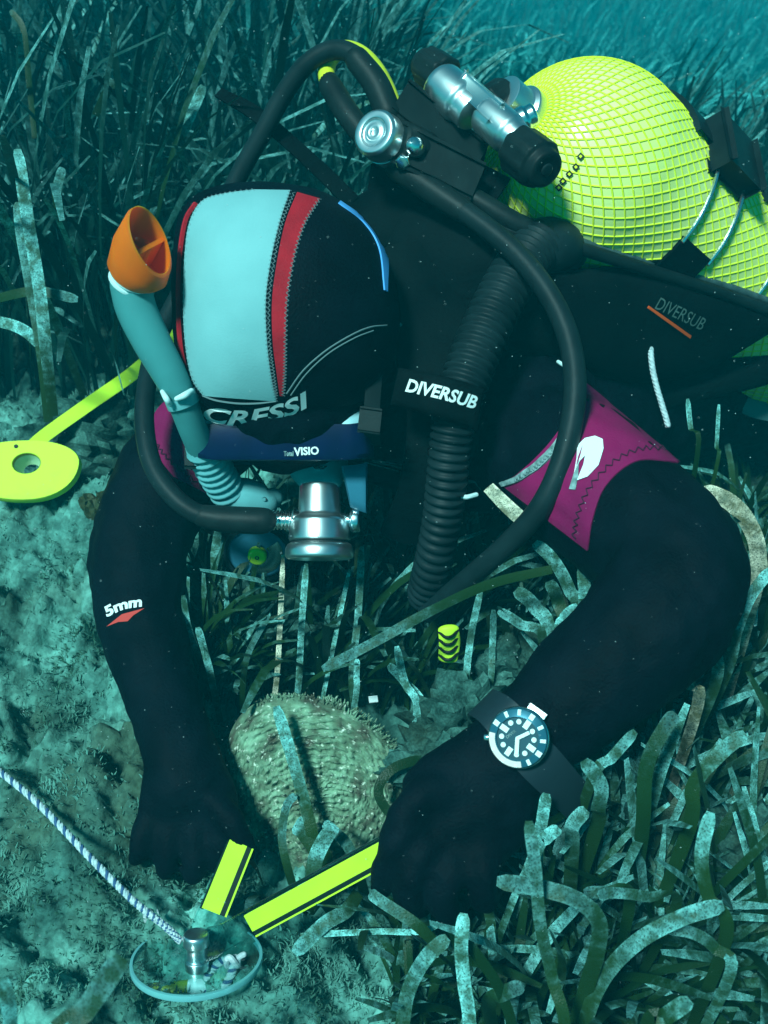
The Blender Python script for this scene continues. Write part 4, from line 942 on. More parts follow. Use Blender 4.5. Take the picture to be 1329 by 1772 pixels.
obj('tail', tube([P(408, 1662, .886), P(416, 1655, .887), P(422, 1652, .888)], .0024, n=10, seg=8), M['ropewhite'], lp)

# ------------------------------------------------------------------ marker plate and tape
mp = thing('marker_plate', 'lime yellow marker plate with a round hole half sunk in algae', 'marker', P(45, 850, 1.33))
pc = P(46, 802, 1.285); pn = (Vector((0, -.45, .9)) * .9 - FW * .2).normalized(); pxv = (RT - pn * RT.dot(pn)).normalized(); pyv = pn.cross(pxv)
if pyv.dot(DN) < 0: pyv = -pyv
kk = 1.285 / F
outl = []
for i in range(48):
    a = 2 * math.pi * i / 48; c_, s_ = math.cos(a), math.sin(a)
    rx = 92 if c_ > 0 else 110; ry = 30 if s_ < 0 else 54
    outl.append((rx * np.sign(c_) * abs(c_) ** .9, ry * np.sign(s_) * abs(s_) ** .95 * (1.0 if s_ > 0 else 1.15)))
def pp_(x, y, h): return pc + pxv * (x * kk) + pyv * (y * kk * 1.25) + pn * h
rings = [[pp_(x * 1.0, y, -.010) for x, y in outl], [pp_(x, y, -.001) for x, y in outl], [pp_(x * .985, y * .985, .001) for x, y in outl]]
inn = [(24 * math.cos(2 * math.pi * i / 48), 15 * math.sin(2 * math.pi * i / 48)) for i in range(48)]
rings += [[pp_(x * 1.05, y * 1.05, .001) for x, y in inn], [pp_(x, y, -.001) for x, y in inn]]
obj('plate', band_loft(rings), M['limeplate'], mp)
obj('hole_cup', band_loft([[pp_(x, y, -.0012) for x, y in inn], [pp_(x * .9, y * .9, -.014) for x, y in inn], [pp_(x * .6, y * .6, -.022) for x, y in inn]]), mat('pale green cup', (.50, .72, .45), .5), mp)
obj('hole_rim', band_loft([[pp_(x * .99, y * .99, .0005) for x, y in inn], [pp_(x * .97, y * .97, -.006) for x, y in inn]]), mat('olive rim', (.30, .30, .02), .6), mp)
obj('pin_hole', lathe([(.0012, .0001), (.0012, .0024), (.0002, .0026)], pp_(-21, -25, .001), pn, 14), M['black'], mp)
tp = obj('survey_tape', ribbon([P(52, 776, 1.33), P(80, 752, 1.34), P(150, 702, 1.36), P(240, 638, 1.40), P(300, 575, 1.45), P(380, 480, 1.55)], [.017, .018, .0185, .019, .019, .018], CV(.5, .8, -.3), .0012), M['lime'])
tag(tp, 'flat lime survey tape running from the marker plate up behind the snorkel', 'tape')
ps = obj('plastic_sheet', pad([P(1252, 680, 1.32), P(1300, 668, 1.33), P(1400, 655, 1.36)], [P(1262, 696, 1.32), P(1300, 722, 1.33), P(1400, 740, 1.36)], .008, 16, 8), M['sheet'])
tag(ps, 'pale teal translucent plastic corner showing under the black jacket harness', 'plastic')
wp = obj('white_tab', box(P(646, 1210, 1.03), CV(.0035, -.0004, 0), CV(.0003, .0022, 0), CV(0, 0, .001), .0007), M['print'])
tag(wp, 'tiny white tab lying in the dark grass above the fan mussel', 'tab')

# ------------------------------------------------------------------ keep-out shapes for the plants
KEEP = bvh_of(body_me, hm, tk, valve(1, 40, 12), wing, *CALM)
def occludes(v, slack=.006):
    d = v - CAM; L = d.length
    l, n, i, ds = KEEP.ray_cast(CAM, d / L)
    return l is not None and ds > L - slack
def in_frame(v, m=60):
    x, y, z = PX(v); return z > 0 and -m < x < 1329 + m and -m < y < 1772 + m

# ------------------------------------------------------------------ seagrass
def leaf_mesh(pts, widths, sides, n, round_tip=True, arch=.12):
    """one leaf: ribbon, three verts across, uv.y along the leaf"""
    q = catmull([tuple(p) + (wd,) + tuple(s) for p, wd, s in zip(pts, widths, sides)], n)
    Pq = [Vector(x[:3]) for x in q]; V, Fc, UV = [], [], []
    for i, x in enumerate(q):
        t = (Pq[min(i + 1, n - 1)] - Pq[max(i - 1, 0)]).normalized(); s = Vector(x[4:7]); s = (s - t * s.dot(t)).normalized(); nn = t.cross(s)
        u = i / (n - 1); h = x[3] / 2
        for e in (-1, 0, 1):
            V.append(Pq[i] + s * (h * e) + nn * (arch * h * (1 - abs(e)))); UV.append((e * .5 + .5, u))
    for i in range(n - 1):
        for k_ in range(2):
            a = i * 3 + k_; Fc.append((a, a + 1, a + 4, a + 3))
    return V, Fc, UV
def add_uv(me, UV):
    l = me.uv_layers.new(name='UVMap'); idx = np.empty(len(me.loops), np.int32); me.loops.foreach_get('vertex_index', idx)
    l.data.foreach_set('uv', np.array(UV, np.float32)[idx].ravel())
def mk_leaf(name, V, Fc, UV, m):
    me = bpy.data.meshes.new(name); me.from_pydata([tuple(v) for v in V], [], Fc); add_uv(me, UV); me.materials.append(m)
    me.polygons.foreach_set('use_smooth', [True] * len(me.polygons)); return me
# named leaves seen in the photograph: path from foot to tip, width in pixels of the path's scale
hero = [
 # bottom right tangle
 ([(975, 1800, .74), (955, 1690, .73), (935, 1600, .715), (926, 1500, .705), (915, 1420, .70)], 25, 'leafpale', 'straight upright speckled leaf crossing the arched leaves beside the gloved hand', None),
 ([(995, 1800, .80), (1012, 1720, .77), (1032, 1650, .74), (1036, 1595, .725), (1000, 1558, .72), (940, 1538, .725), (860, 1525, .735)], 34, 'leafpale', 'broad pale leaf arching over and bending back toward the gloved hand', None),
 ([(1008, 1790, .79), (1040, 1700, .76), (1100, 1632, .735), (1180, 1588, .72), (1252, 1566, .715)], 32, 'leafpale', 'long pale leaf arching away from the hand with a blunt cut tip', None),
 ([(1256, 1625, .75), (1225, 1550, .74), (1214, 1480, .735), (1230, 1405, .73)], 28, 'leaf', None, 'g1'),
 ([(1262, 1690, .76), (1236, 1640, .75), (1200, 1615, .745), (1150, 1606, .745)], 24, 'leafpale', None, 'g1'),
 ([(690, 1800, .80), (705, 1720, .78), (735, 1660, .765), (775, 1622, .76)], 30, 'leafpale', None, 'g1'),
 ([(812, 1800, .77), (803, 1700, .755), (798, 1640, .75), (803, 1580, .75)], 28, 'leafpale', None, 'g1'),
 ([(885, 1800, .80), (868, 1720, .78), (838, 1670, .77), (808, 1630, .765)], 22, 'leaf', None, 'g1'),
 ([(1090, 1560, .80), (1050, 1545, .775), (1010, 1545, .77)], 24, 'leafpale', None, 'g1'),
 ([(1170, 1568, .80), (1120, 1552, .77), (1060, 1545, .76), (1035, 1552, .755)], 22, 'leafpale', None, 'g1'),
 ([(845, 1740, .80), (870, 1720, .78), (905, 1705, .77)], 30, 'leafpale', None, 'g1'),
 ([(1120, 1780, .72), (1150, 1760, .70), (1195, 1730, .69)], 34, 'leaf', None, 'g1'),
 ([(1030, 1440, .86), (1035, 1400, .83), (1040, 1360, .82), (1010, 1315, .815)], 30, 'leafpale', None, 'g1'),
 ([(1020, 1360, .84), (1060, 1310, .83), (1100, 1265, .82)], 22, 'leafpale', None, 'g1'),
 ([(930, 1480, .86), (938, 1420, .83), (946, 1372, .815)], 24, 'leafpale', None, 'g1'),
 ([(990, 1470, .86), (990, 1430, .84), (1015, 1400, .83)], 30, 'leafpale', None, 'g1'),
 ([(925, 1480, .84), (945, 1450, .82), (968, 1432, .81)], 26, 'leafpale', None, 'g1'),
 ([(1110, 1450, .86), (1118, 1330, .83), (1150, 1260, .82), (1170, 1235, .82)], 30, 'leafpale', None, 'g1'),
 ([(1190, 1440, .85), (1200, 1360, .83), (1250, 1300, .82), (1290, 1270, .82)], 30, 'leaf', None, 'g1'),
 ([(620, 1545, .90), (600, 1575, .88), (560, 1600, .87), (510, 1650, .88)], 30, 'leafpale', None, 'g2'),
 ([(760, 1640, .84), (720, 1600, .83), (660, 1560, .835), (640, 1545, .84)], 24, 'leafpale', None, 'g2'),
 ([(790, 1575, .86), (735, 1610, .85), (650, 1612, .86), (520, 1618, .88)], 12, 'leafpale', None, 'g2'),
 # beside the far elbow
 ([(1300, 1040, .98), (1312, 960, .95), (1295, 905, .94), (1262, 868, .94), (1216, 848, .95)], 34, 'leafbrown', 'brown crusted leaf arching beside the elbow', None),
 ([(1250, 1180, .95), (1275, 1090, .93), (1300, 1030, .92), (1335, 985, .92)], 24, 'leafpale', None, 'g3'),
 ([(1232, 1200, .92), (1240, 1120, .90), (1262, 1075, .89)], 24, 'leafpale', 'short pale leaf with a square cut tip behind the watch arm', None),
 ([(1205, 1230, .90), (1195, 1185, .885), (1180, 1150, .88)], 24, 'leafbrown', None, 'g3'),
 ([(1235, 830, 1.06), (1240, 770, 1.05), (1244, 700, 1.05)], 8, 'leaf', None, 'g3'),
 ([(1205, 800, 1.06), (1195, 740, 1.06), (1190, 690, 1.06)], 10, 'leaf', None, 'g3'),
 # loose leaf and clump between the arms
 ([(955, 985, .965), (850, 1010, .955), (750, 1055, .945), (650, 1110, .935), (558, 1158, .93)], 21, 'leafpale', 'long loose speckled leaf lying diagonally across the dark gap between the arms', None),
 ([(845, 843, 1.00), (880, 878, .985), (925, 918, .975)], 30, 'leafbrown', 'short tan leaf lying under the zip of the magenta shoulder', None),
 ([(1000, 1080, 1.02), (985, 1020, 1.0), (958, 970, .99), (925, 938, .985)], 26, 'leafpale', None, 'g4'),
 ([(1008, 1080, .98), (1012, 1030, .97), (1008, 980, .965)], 26, 'leafpale', None, 'g4'),
 ([(940, 1120, 1.0), (900, 1080, .985), (862, 1056, .98)], 20, 'leafpale', None, 'g4'),
 ([(965, 1120, .98), (975, 1070, .97), (1000, 1048, .965)], 20, 'leafpale', None, 'g4'),
 ([(948, 1110, 1.04), (925, 1050, 1.03), (892, 1020, 1.02)], 28, 'leafpale', None, 'g4'),
 ([(975, 1110, 1.04), (965, 1040, 1.03), (950, 1005, 1.02)], 26, 'leaf', None, 'g4'),
 ([(805, 1190, 1.04), (815, 1100, 1.03), (832, 1020, 1.02)], 14, 'leafpale', None, 'g4'),
 ([(845, 1200, 1.04), (852, 1120, 1.03), (854, 1055, 1.02)], 13, 'leafpale', None, 'g4'),
 ([(740, 1240, 1.03), (700, 1180, 1.02), (672, 1150, 1.01)], 18, 'leafpale', None, 'g4'),
 ([(722, 1235, 1.02), (700, 1180, 1.01), (686, 1118, 1.0)], 16, 'leafpale', None, 'g4'),
 ([(515, 1200, 1.10), (522, 1080, 1.09), (530, 975, 1.08)], 16, 'leafpale', None, 'g5'),
 ([(610, 1200, 1.09), (620, 1060, 1.08), (626, 945, 1.07)], 18, 'leafpale', None, 'g5'),
 ([(560, 1200, 1.10), (585, 1080, 1.09), (605, 985, 1.09)], 11, 'leafpale', None, 'g5'),
 ([(475, 1210, 1.08), (482, 1130, 1.07), (490, 960, 1.07)], 13, 'leafbrown', None, 'g5'),
 ([(420, 1190, 1.08), (430, 1130, 1.06), (465, 1065, 1.05)], 15, 'leafpale', None, 'g5'),
 ([(365, 1170, 1.05), (352, 1120, 1.04), (342, 1085, 1.03)], 18, 'leafpale', None, 'g5'),
 ([(345, 1140, 1.06), (325, 1080, 1.05), (317, 1030, 1.04)], 15, 'leafpale', None, 'g5'),
 ([(615, 1210, 1.06), (617, 1170, 1.05), (618, 1140, 1.05)], 15, 'leafpale', None, 'g5'),
 # in front of the shell
 ([(545, 1470, .95), (530, 1400, .945), (505, 1310, .945), (478, 1222, .95)], 24, 'leaf', 'narrow leaf with pale tip standing against the face of the fan mussel', None),
 ([(500, 1510, .94), (488, 1450, .935), (496, 1395, .935), (512, 1375, .94)], 17, 'leafpale', None, 'g6'),
 ([(545, 1530, .92), (545, 1490, .91), (562, 1452, .905), (580, 1428, .905)], 32, 'leafpale', 'short blunt pale leaf at the foot of the fan mussel', None),
 ([(705, 1440, .96), (668, 1400, .955), (655, 1365, .955), (680, 1330, .96), (730, 1312, .97)], 20, 'leaf', None, 'g6'),
 ([(560, 1500, .95), (530, 1440, .945), (510, 1425, .945)], 40, 'leaf', None, 'g6'),
 ([(610, 1480, .94), (580, 1440, .935), (560, 1425, .94)], 22, 'leafpale', None, 'g6'),
 # left edge
 ([(92, 720, 1.23), (80, 610, 1.20), (68, 500, 1.19), (48, 380, 1.18), (30, 258, 1.17)], 25, 'leafpale', 'tall pale leaf standing in the dark meadow beside the snorkel side rock', None),
 ([(84, 730, 1.24), (72, 610, 1.21), (50, 480, 1.20), (36, 400, 1.19), (32, 350, 1.19)], 22, 'leafpale', None, 'g7'),
 ([(-20, 520, 1.24), (60, 504, 1.22), (135, 518, 1.22)], 20, 'leafpale', None, 'g7'),
 ([(-20, 552, 1.22), (35, 568, 1.21), (78, 602, 1.22)], 24, 'leafpale', None, 'g7'),
 ([(312, 242, 1.35), (330, 200, 1.34), (352, 148, 1.33)], 20, 'leafpale', None, 'g7'),
 ([(60, 240, 1.3), (48, 120, 1.29), (40, 50, 1.28), (18, 18, 1.28)], 12, 'leaf', None, 'g7'),
 ([(165, 200, 1.35), (190, 150, 1.34), (205, 135, 1.34)], 18, 'leafpale', None, 'g7'),
 ([(100, 360, 1.25), (98, 330, 1.24), (108, 290, 1.24)], 18, 'leafpale', None, 'g7'),
 # close to the lens
 ([(95, 1830, .60), (150, 1745, .585), (212, 1655, .575)], 46, 'leafpale', 'wide blurred pale leaf tip rising from the algae below the caliper tube', None),
 ([(20, 1800, .62), (15, 1740, .60), (0, 1690, .59)], 30, 'leafpale', None, 'g8'),
]
GL = {'g1': ('speckled seagrass leaf in the tangle beside the gloved hand', 'leaves in the tangle by the hand'),
      'g2': ('loose seagrass leaf lying under the caliper arm', 'loose leaves under the caliper arm'),
      'g3': ('seagrass leaf standing behind the elbow of the watch arm', 'leaves behind the elbow'),
      'g4': ('speckled seagrass leaf in the clump between chest and watch arm', 'leaves between chest and watch arm'),
      'g5': ('thin seagrass leaf standing in the shade under the regulator', 'leaves under the regulator'),
      'g6': ('seagrass leaf growing against the lower half of the fan mussel', 'leaves against the fan mussel'),
      'g7': ('pale crusted seagrass leaf at the edge of the dark meadow', 'pale leaves of the dark meadow'),
      'g8': ('pale leaf tip in the corner below the rope', 'leaf tips below the rope')}
for pts, wpx, m, lab, g in hero:
    W = [P(*p) for p in pts]; n = max(10, len(pts) * 6)
    if g not in ('g2', 'g7', 'g8') and 'tall pale' not in (lab or '') and 'loose' not in (lab or '') and 'zip' not in (lab or ''):          # rooted: run the foot down into the bed
        f = W[0]; h_ = f.z - on_bed(f.x, f.y)
        if h_ > .01: W = [Vector((f.x + random.uniform(-.02, .02), f.y + random.uniform(-.01, .03), f.z - h_ - .01))] + W
    zz = pts[len(pts) // 2][2]; wd = wpx * zz / F * (.70 if g == 'g5' else .86)
    sides = []
    for i in range(len(W)):
        t = (W[min(i + 1, len(W) - 1)] - W[max(i - 1, 0)]).normalized(); v = (W[i] - CAM).normalized()
        s = t.cross(v).normalized(); sides.append((s + v * random.uniform(-.35, .35)).normalized())
    ws = [wd * .85] + [wd] * (len(W) - 1)
    V, Fc, UV = leaf_mesh(W, ws, sides, n)
    for k_ in (0, 2):                                    # rounded tip
        V[-3 + k_] = V[-2].lerp(V[-3 + k_], .55); V[-6 + k_] = V[-5].lerp(V[-6 + k_], .93)
    o = obj('seagrass_leaf', mk_leaf('seagrass_leaf', V, Fc, UV, M[m]), None)
    if lab: tag(o, lab, 'seagrass leaf')
    else:
        ln = sum((Vector(a) - Vector(b)).length for a, b in zip(W, W[1:])); bow = (W[-1] - W[0]).length / ln
        ad = ('short ' if ln < .07 else 'long ' if ln > .15 else 'middling ') + ('narrow ' if wd < .0095 else 'broad ' if wd > .0125 else '') + ('arched ' if bow < .90 else 'bent ' if bow < .975 else 'straight ')
        tag(o, ad + GL[g][0], 'seagrass leaf', ad + GL[g][1])

# shared leaf shapes for shoots: root at the origin, rising along +z and bending along +x
LEAFV = []
for i in range(44):
    L = random.uniform(.10, .34); bend = random.choice((random.uniform(.1, .8), random.uniform(.6, 2.2))); n = 10
    pts = [Vector((0, 0, 0))]; a = random.uniform(.0, .25)
    tw_ = random.uniform(-.7, .7)
    sides = []
    for k_ in range(5):
        sides.append((math.sin(tw_ * k_ / 4), math.cos(tw_ * k_ / 4), 0))
        if k_ < 4:
            pts.append(pts[-1] + Vector((math.sin(a), random.uniform(-.08, .08), math.cos(a))) * (L / 4)); a += bend / 4 * (k_ + 1) / 2
    wd = random.uniform(.0062, .0092)
    V, Fc, UV = leaf_mesh(pts, [wd * .8, wd, wd, wd, wd * .95], sides, n)
    for k_ in (0, 2): V[-3 + k_] = V[-2].lerp(V[-3 + k_], .5); V[-6 + k_] = V[-5].lerp(V[-6 + k_], .93)
    LEAFV.append((mk_leaf('leaf', V, Fc, UV, M['leaf']), V, L))
LEAFP = []
for me_, V, L in LEAFV:
    m2 = me_.copy(); m2.materials.clear(); m2.materials.append(M['leafpale']); LEAFP.append(m2)
shoot_regions = [  # px box, count, label, group, height scale
 ((1000, 1240, 1345, 1800), 100, 'green seagrass shoot in the bed below the watch arm', 'shoots below the watch arm', .72),
 ((680, 1620, 1000, 1800), 40, 'seagrass shoot in the bed in front of the gloved hand', 'shoots in front of the gloved hand', .58),
 ((1230, 760, 1345, 1240), 44, 'seagrass shoot in the bed behind the bent elbow', 'shoots behind the bent elbow', .9),
 ((860, 980, 1060, 1180), 30, 'seagrass shoot in the gap between chest and watch arm', 'shoots between chest and watch arm', .62),
 ((500, 1000, 860, 1230), 32, 'dim seagrass shoot in the shade under the chest', 'shoots under the chest', .75),
 ((330, 1080, 470, 1220), 12, 'seagrass shoot between the printed sleeve and the fan mussel', 'shoots beside the sleeve', .5),
 ((450, 1440, 640, 1560), 8, 'green seagrass shoot at the foot of the fan mussel', 'shoots at the foot of the mussel', .42),
 ((1000, 1180, 1345, 1800), 16, 'pale seagrass shoot rising above the bed below the watch arm', 'pale shoots below the watch arm', .75),
]
for (x0, y0, x1, y1), cnt, lab, grp, hs in shoot_regions:
    made = 0; tries = 0
    while made < cnt and tries < cnt * 14:
        tries += 1
        b = bed_at(random.uniform(x0, x1), random.uniform(y0, y1))
        leaves = []
        for q in range(random.randint(3, 6)):
            li = random.randrange(len(LEAFV)); me_, V, L = LEAFV[li]
            s = hs * random.uniform(.75, 1.3)
            Rm = Matrix.Rotation(random.uniform(0, 6.28), 4, 'Z') @ Matrix.Rotation(random.uniform(-.05, .3), 4, 'Y') @ Matrix.Diagonal((s, random.uniform(.9, 1.15), s, 1))
            off = Vector((random.uniform(-.008, .008), random.uniform(-.008, .008), -.008))
            ok = True
            for v in V[1::3]:
                wv = b + off + Rm @ v
                if occludes(wv) or (wv - CAM).length < .52: ok = False; break
            if ok: leaves.append((li, off, Rm))
        if len(leaves) < 2: continue
        num = {2: 'two', 3: 'three', 4: 'four', 5: 'five', 6: 'six'}[len(leaves)]
        top = max((b + off + Rm @ LEAFV[li][1][-2]).z for li, off, Rm in leaves) - b.z
        size = 'low' if top < .10 else 'middling' if top < .15 else 'tall'
        sh = thing('seagrass_shoot', f'{size} {num} leaved ' + lab, 'seagrass', b, f'{size} {num} leaved ' + grp)
        for li, off, Rm in leaves:
            o = bpy.data.objects.new('leaf', (LEAFP if 'pale' in lab or random.random() < .12 else [l[0] for l in LEAFV])[li]); COL.objects.link(o); o.parent = sh
            o.matrix_local = Matrix.Translation(off) @ Rm
        made += 1

# low green leaves filling the bed between the shoots: too many to count
def undergrowth(n, box_, hr):
    Vs, Fs, Us = [], [], []; c = 0
    for i in range(n):
        b = bed_at(random.uniform(box_[0], box_[2]), random.uniform(box_[1], box_[3])); h = random.uniform(*hr); wd = random.uniform(.005, .0085)
        a = random.gauss(.6, 1.1); bend = random.choice((random.uniform(.1, .7), random.uniform(.6, 1.9))); tilt = random.uniform(.05, .5); tw_ = random.uniform(0, 3.14)
        p = b.copy(); p.z -= .008; rows = []
        for k_ in range(8):
            rows.append(p.copy()); aa = tilt + bend * (k_ / 7) ** 2
            p = p + Vector((math.cos(a) * math.sin(aa), math.sin(a) * math.sin(aa), math.cos(aa))) * (h / 7)
        if any(occludes(r) for r in rows) or (rows[-1] - CAM).length < .6: continue
        for k_, r in enumerate(rows):
            s_ = Vector((math.cos(tw_ + k_ * .1), math.sin(tw_ + k_ * .1), 0)); hw = wd / 2 * (.45 if k_ == 7 else .85 if k_ == 6 else 1)
            Vs += [r - s_ * hw, r + s_ * hw]; Us += [(.2, k_ / 7), (.8, k_ / 7)]
        for k_ in range(7): Fs.append((c + 2 * k_, c + 2 * k_ + 1, c + 2 * k_ + 3, c + 2 * k_ + 2))
        c += 16
    return Vs, Fs, Us
V, Fc, UV = undergrowth(1500, (880, 1230, 1345, 1800), (.06, .17))
for bx_, n_, hr_ in (((330, 990, 720, 1230), 520, (.07, .19)), ((680, 1600, 900, 1800), 350, (.04, .11)), ((1220, 740, 1345, 1240), 420, (.10, .24)), ((700, 960, 1060, 1220), 420, (.06, .15))):
    v_, f_, u_ = undergrowth(n_, bx_, hr_); Fc += [tuple(i + len(V) for i in q) for q in f_]; V += v_; UV += u_
ug = obj('seagrass_undergrowth', mk_leaf('seagrass_undergrowth', V, Fc, UV, M['leaf']), None, kind='stuff')
tag(ug, 'low dark green seagrass leaves filling the bed around the watch arm', 'seagrass')

# the meadow behind, one mass
def meadow(n, xr, yr, hr, wr, seg, lean, test=True, side=99):
    Vs, Fs, Us = [], [], []
    c = 0
    for i in range(n):
        x = random.uniform(*xr); y = yr[0] + (yr[1] - yr[0]) * random.random() ** 1.15
        if x > -.1 and y > side + .5 * max(0, .3 - x): continue
        if test and x > .05 and y < 1.62 + .25 * (x - .3): continue
        if x < -.05 and y < 1.20 + .06 * math.sin(x * 9) + (.32 if x > -.33 else 0): continue
        h = random.uniform(*hr) * (.75 + .5 * (float(vnoise(np.array(x * 2.1), np.array(y * 2.1))) + .5)); h *= .62 if x > 0 else 1.0; wd = random.uniform(*wr); z0 = on_bed(x, y) - .01
        a = lean + random.gauss(0, .8); b = random.uniform(.05, .35); bend = random.choice((random.uniform(.2, .9), random.uniform(.4, 1.4), random.uniform(1.0, 2.6)))
        p = Vector((x, y, z0)); tw_ = random.uniform(0, 3.14)
        pts = []; rows = []
        for k_ in range(seg + 1):
            rows.append(p.copy()); t = k_ / seg; aa = b + bend * t * t
            p = p + Vector((math.cos(a) * math.sin(aa), math.sin(a) * math.sin(aa), math.cos(aa))) * (h / seg)
        if x > .0 and y < 2.2 and any(occludes(r) for r in rows[1:]): continue
        if x < .0 and y < 1.75 and any(occludes(r) for r in rows[2:]): continue
        for k_, r in enumerate(rows):
            s = Vector((math.cos(tw_ + k_ * .12), math.sin(tw_ + k_ * .12), 0)); hw = wd / 2 * (.5 if k_ == seg else 1)
            Vs += [r - s * hw, r + s * hw]; Us += [(0, k_ / seg), (1, k_ / seg)]
        for k_ in range(seg): Fs.append((c + 2 * k_, c + 2 * k_ + 1, c + 2 * k_ + 3, c + 2 * k_ + 2))
        c += 2 * (seg + 1)
    return Vs, Fs, Us
V, Fc, UV = meadow(12500, (-1.9, 2.2), (1.15, 3.6), (.25, .62), (.006, .0115), 7, -1.2, side=2.5)
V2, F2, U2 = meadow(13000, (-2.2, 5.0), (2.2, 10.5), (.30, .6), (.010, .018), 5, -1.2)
mf_ = obj('haze_tinted_meadow', mk_leaf('haze_tinted_meadow', V2, F2, U2, M['hazemeadow']), None, kind='stuff')
tag(mf_, 'crusted seagrass meadow far behind the tank with water haze painted into its pale leaves', 'seagrass')
md_ = obj('seagrass_meadow', mk_leaf('seagrass_meadow', V, Fc, UV, M['meadow']), None, kind='stuff')
tag(md_, 'dense dark seagrass meadow fading into the blue water behind the diver', 'seagrass')
V, Fc, UV = meadow(700, (-1.3, 1.7), (1.2, 3.2), (.22, .55), (.009, .012), 6, -1.2)
mo_ = obj('dead_leaves', mk_leaf('dead_leaves', V, Fc, UV, M['leafpale']), None, kind='stuff')
tag(mo_, 'scattered pale dead leaves sticking out of the dark meadow', 'seagrass')

# ------------------------------------------------------------------ turf algae, dark alga, rocks, specks
Vs, Fs = [], []
for i in range(24000):
    px_, py_ = random.uniform(-60, 760), random.uniform(700, 1800)
    if px_ > 420 and py_ < 1480 and random.random() < .75: continue
    d = (P(px_, py_, 1) - CAM).normalized(); t = CAM.z / -d.z * .93; x, y = CAM.x + d.x * t, CAM.y + d.y * t
    dens = float(vnoise(np.array(x * 14), np.array(y * 14)))
    if dens < random.uniform(-.35, .25): continue
    z = on_bed(x, y)
    for q in range(3):
        a = random.uniform(0, 6.28); h = random.uniform(.002, .0055) * (1 + dens); ln = random.uniform(.2, 1.0); wd = random.uniform(.0004, .0010)
        p0 = Vector((x + random.uniform(-.004, .004), y + random.uniform(-.004, .004), z - .002)); dr = Vector((math.cos(a) * ln, math.sin(a) * ln, 1)).normalized(); s = Vector((-math.sin(a), math.cos(a), 0))
        b = len(Vs); p1 = p0 + dr * h * .6; p2 = p1 + (dr + Vector((math.cos(a + 1), math.sin(a + 1), -.3)) * .6).normalized() * h * .6
        Vs += [p0 - s * wd, p0 + s * wd, p1 - s * wd * .9, p1 + s * wd * .9, p2 - s * wd * .4, p2 + s * wd * .4]; Fs += [(b, b + 1, b + 3, b + 2), (b + 2, b + 3, b + 5, b + 4)]
al = obj('turf_algae', (Vs, Fs), M['algae'], kind='stuff'); tag(al, 'short fuzzy grey green algae covering the rock beside the arm', 'algae')
ab = thing('leafy_alga', 'small dark leafy alga on the rock beside the marker plate', 'algae', P(165, 885, 1.27))
for i, (x, y, r) in enumerate(((150, 868, 17), (176, 862, 15), (164, 880, 20), (190, 875, 12))):
    rr_ = r * 1.25 / F; c0 = P(x, y, 1.245 - .004 * i); nn = -FW * .8 + Vector((random.uniform(-.3, .3), -.2, .5))
    V, Fc = lathe([(0, .0001), (.001, rr_ * .5), (-.001, rr_ * .85), (-.004, rr_)], c0, nn.normalized(), 18)
    V = [v + nn * .003 * math.sin(v.x * 700 + v.z * 500) for v in V]
    obj('frond', (V, Fc), M['algaedark'], ab)
def rock(px_, py_, z, r, lab):
    bm = bmesh.new(); bmesh.ops.create_icosphere(bm, subdivisions=4, radius=1)
    sd_ = random.uniform(0, 50)
    for v in bm.verts:
        n_ = v.co.normalized(); f = 1 + .34 * float(vnoise(np.array(n_.x * 1.8 + sd_), np.array(n_.y * 1.8 + n_.z * 1.3))) * 2 + .20 * float(fbm(np.array(n_.x * 6 + sd_), np.array(n_.y * 6 + n_.z * 5), 3)) * 2
        v.co = P(px_, py_, z) + Vector((n_.x * r[0], n_.y * r[1], n_.z * r[2])) * f
    bm.verts.index_update(); V = [v.co.copy() for v in bm.verts]; Fc = [tuple(q.index for q in f.verts) for f in bm.faces]; bm.free()
    o = obj('rock', (V, Fc), M['rock']); tag(o, lab, 'rock')
rock(790, 1255, 1.04, (.045, .04, .05), 'lumpy crusted rock between the fan mussel and the watch')
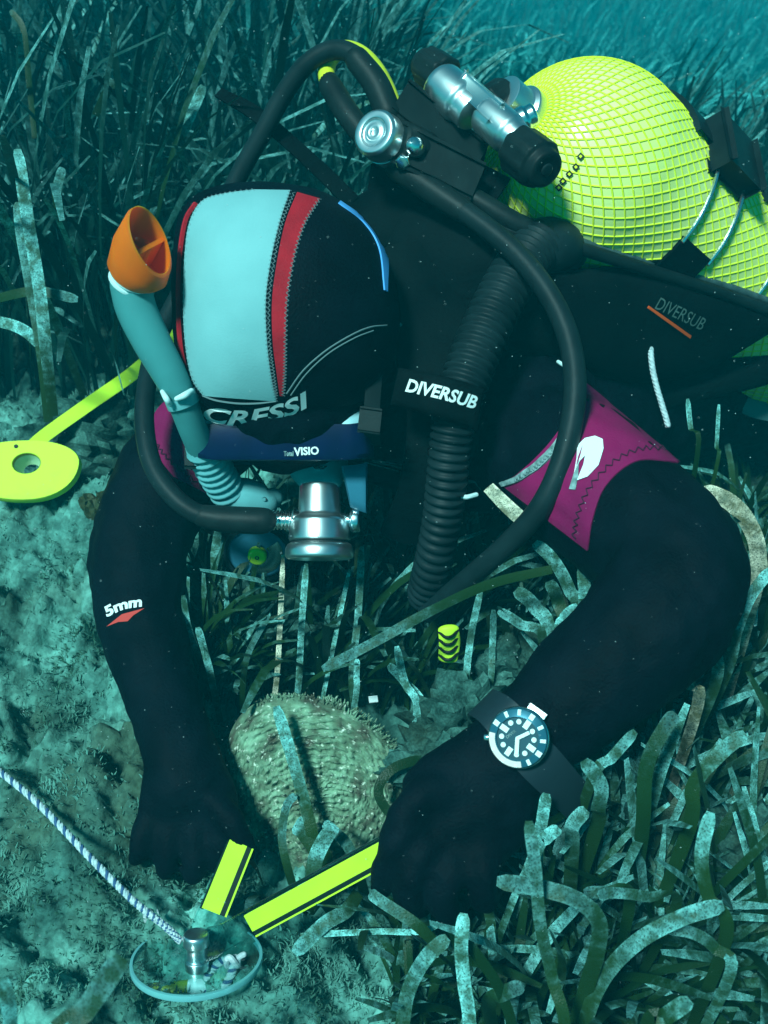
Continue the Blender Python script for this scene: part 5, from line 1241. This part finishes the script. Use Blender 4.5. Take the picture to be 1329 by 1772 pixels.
rock(745, 1330, 1.01, (.045, .035, .035), 'crusted stone touching the edge of the fan mussel')
rock(890, 1150, 1.06, (.035, .03, .035), 'small brown stone in the grass under the watch forearm')
rock(1296, 1460, .93, (.045, .04, .035), 'crusted rock in the grass at the side of the dense bed')
rock(420, 1080, 1.17, (.08, .05, .05), 'shaded rock under the backup regulator')
rock(160, 770, 1.42, (.09, .06, .06), 'algae covered rock under the survey tape')
Vs, Fs = [], []
for i in range(1500):
    z = random.choice((random.uniform(.55, .95), random.uniform(.62, 1.9))); c0 = P(random.uniform(-20, 1350), random.uniform(-20, 1790), z)
    if c0.z < on_bed(c0.x, c0.y) + .02: continue
    r = random.choice((.00018, .00025, .0003, .0003, .0004, .0006)) * z; b = len(Vs)
    Vs += [c0 + Vector(d) * r for d in ((1, 0, 0), (-1, 0, 0), (0, 1, 0), (0, -1, 0), (0, 0, 1), (0, 0, -1))]
    Fs += [(b + i_, b + j_, b + k_) for i_, j_, k_ in ((0, 2, 4), (2, 1, 4), (1, 3, 4), (3, 0, 4), (2, 0, 5), (1, 2, 5), (3, 1, 5), (0, 3, 5))]
sp_ = obj('marine_snow', (Vs, Fs), M['speck'], kind='stuff'); tag(sp_, 'tiny pale specks drifting in the water', 'particles')

# ------------------------------------------------------------------ the water's haze
hv, hf = box(Vector((0, 6.5, -.95)), Vector((13.5, 0, 0)), Vector((0, 12.5, 0)), Vector((0, 0, 2.40)))
hz_ = obj('haze', (hv, hf), None, kind='stuff', smooth=False)
m = bpy.data.materials.new('sea water'); m.use_nodes = True; t = m.node_tree; t.nodes.remove(t.nodes['Principled BSDF'])
pv = t.nodes.new('ShaderNodeVolumePrincipled'); pv.inputs['Color'].default_value = (.0, .82, 1.0, 1); pv.inputs['Density'].default_value = HAZE_DENSITY
pv.inputs['Anisotropy'].default_value = .0
t.links.new(pv.outputs[0], t.nodes['Material Output'].inputs['Volume'])
hz_.data.materials.append(m); tag(hz_, 'blue green sea water filling the whole scene', 'water')
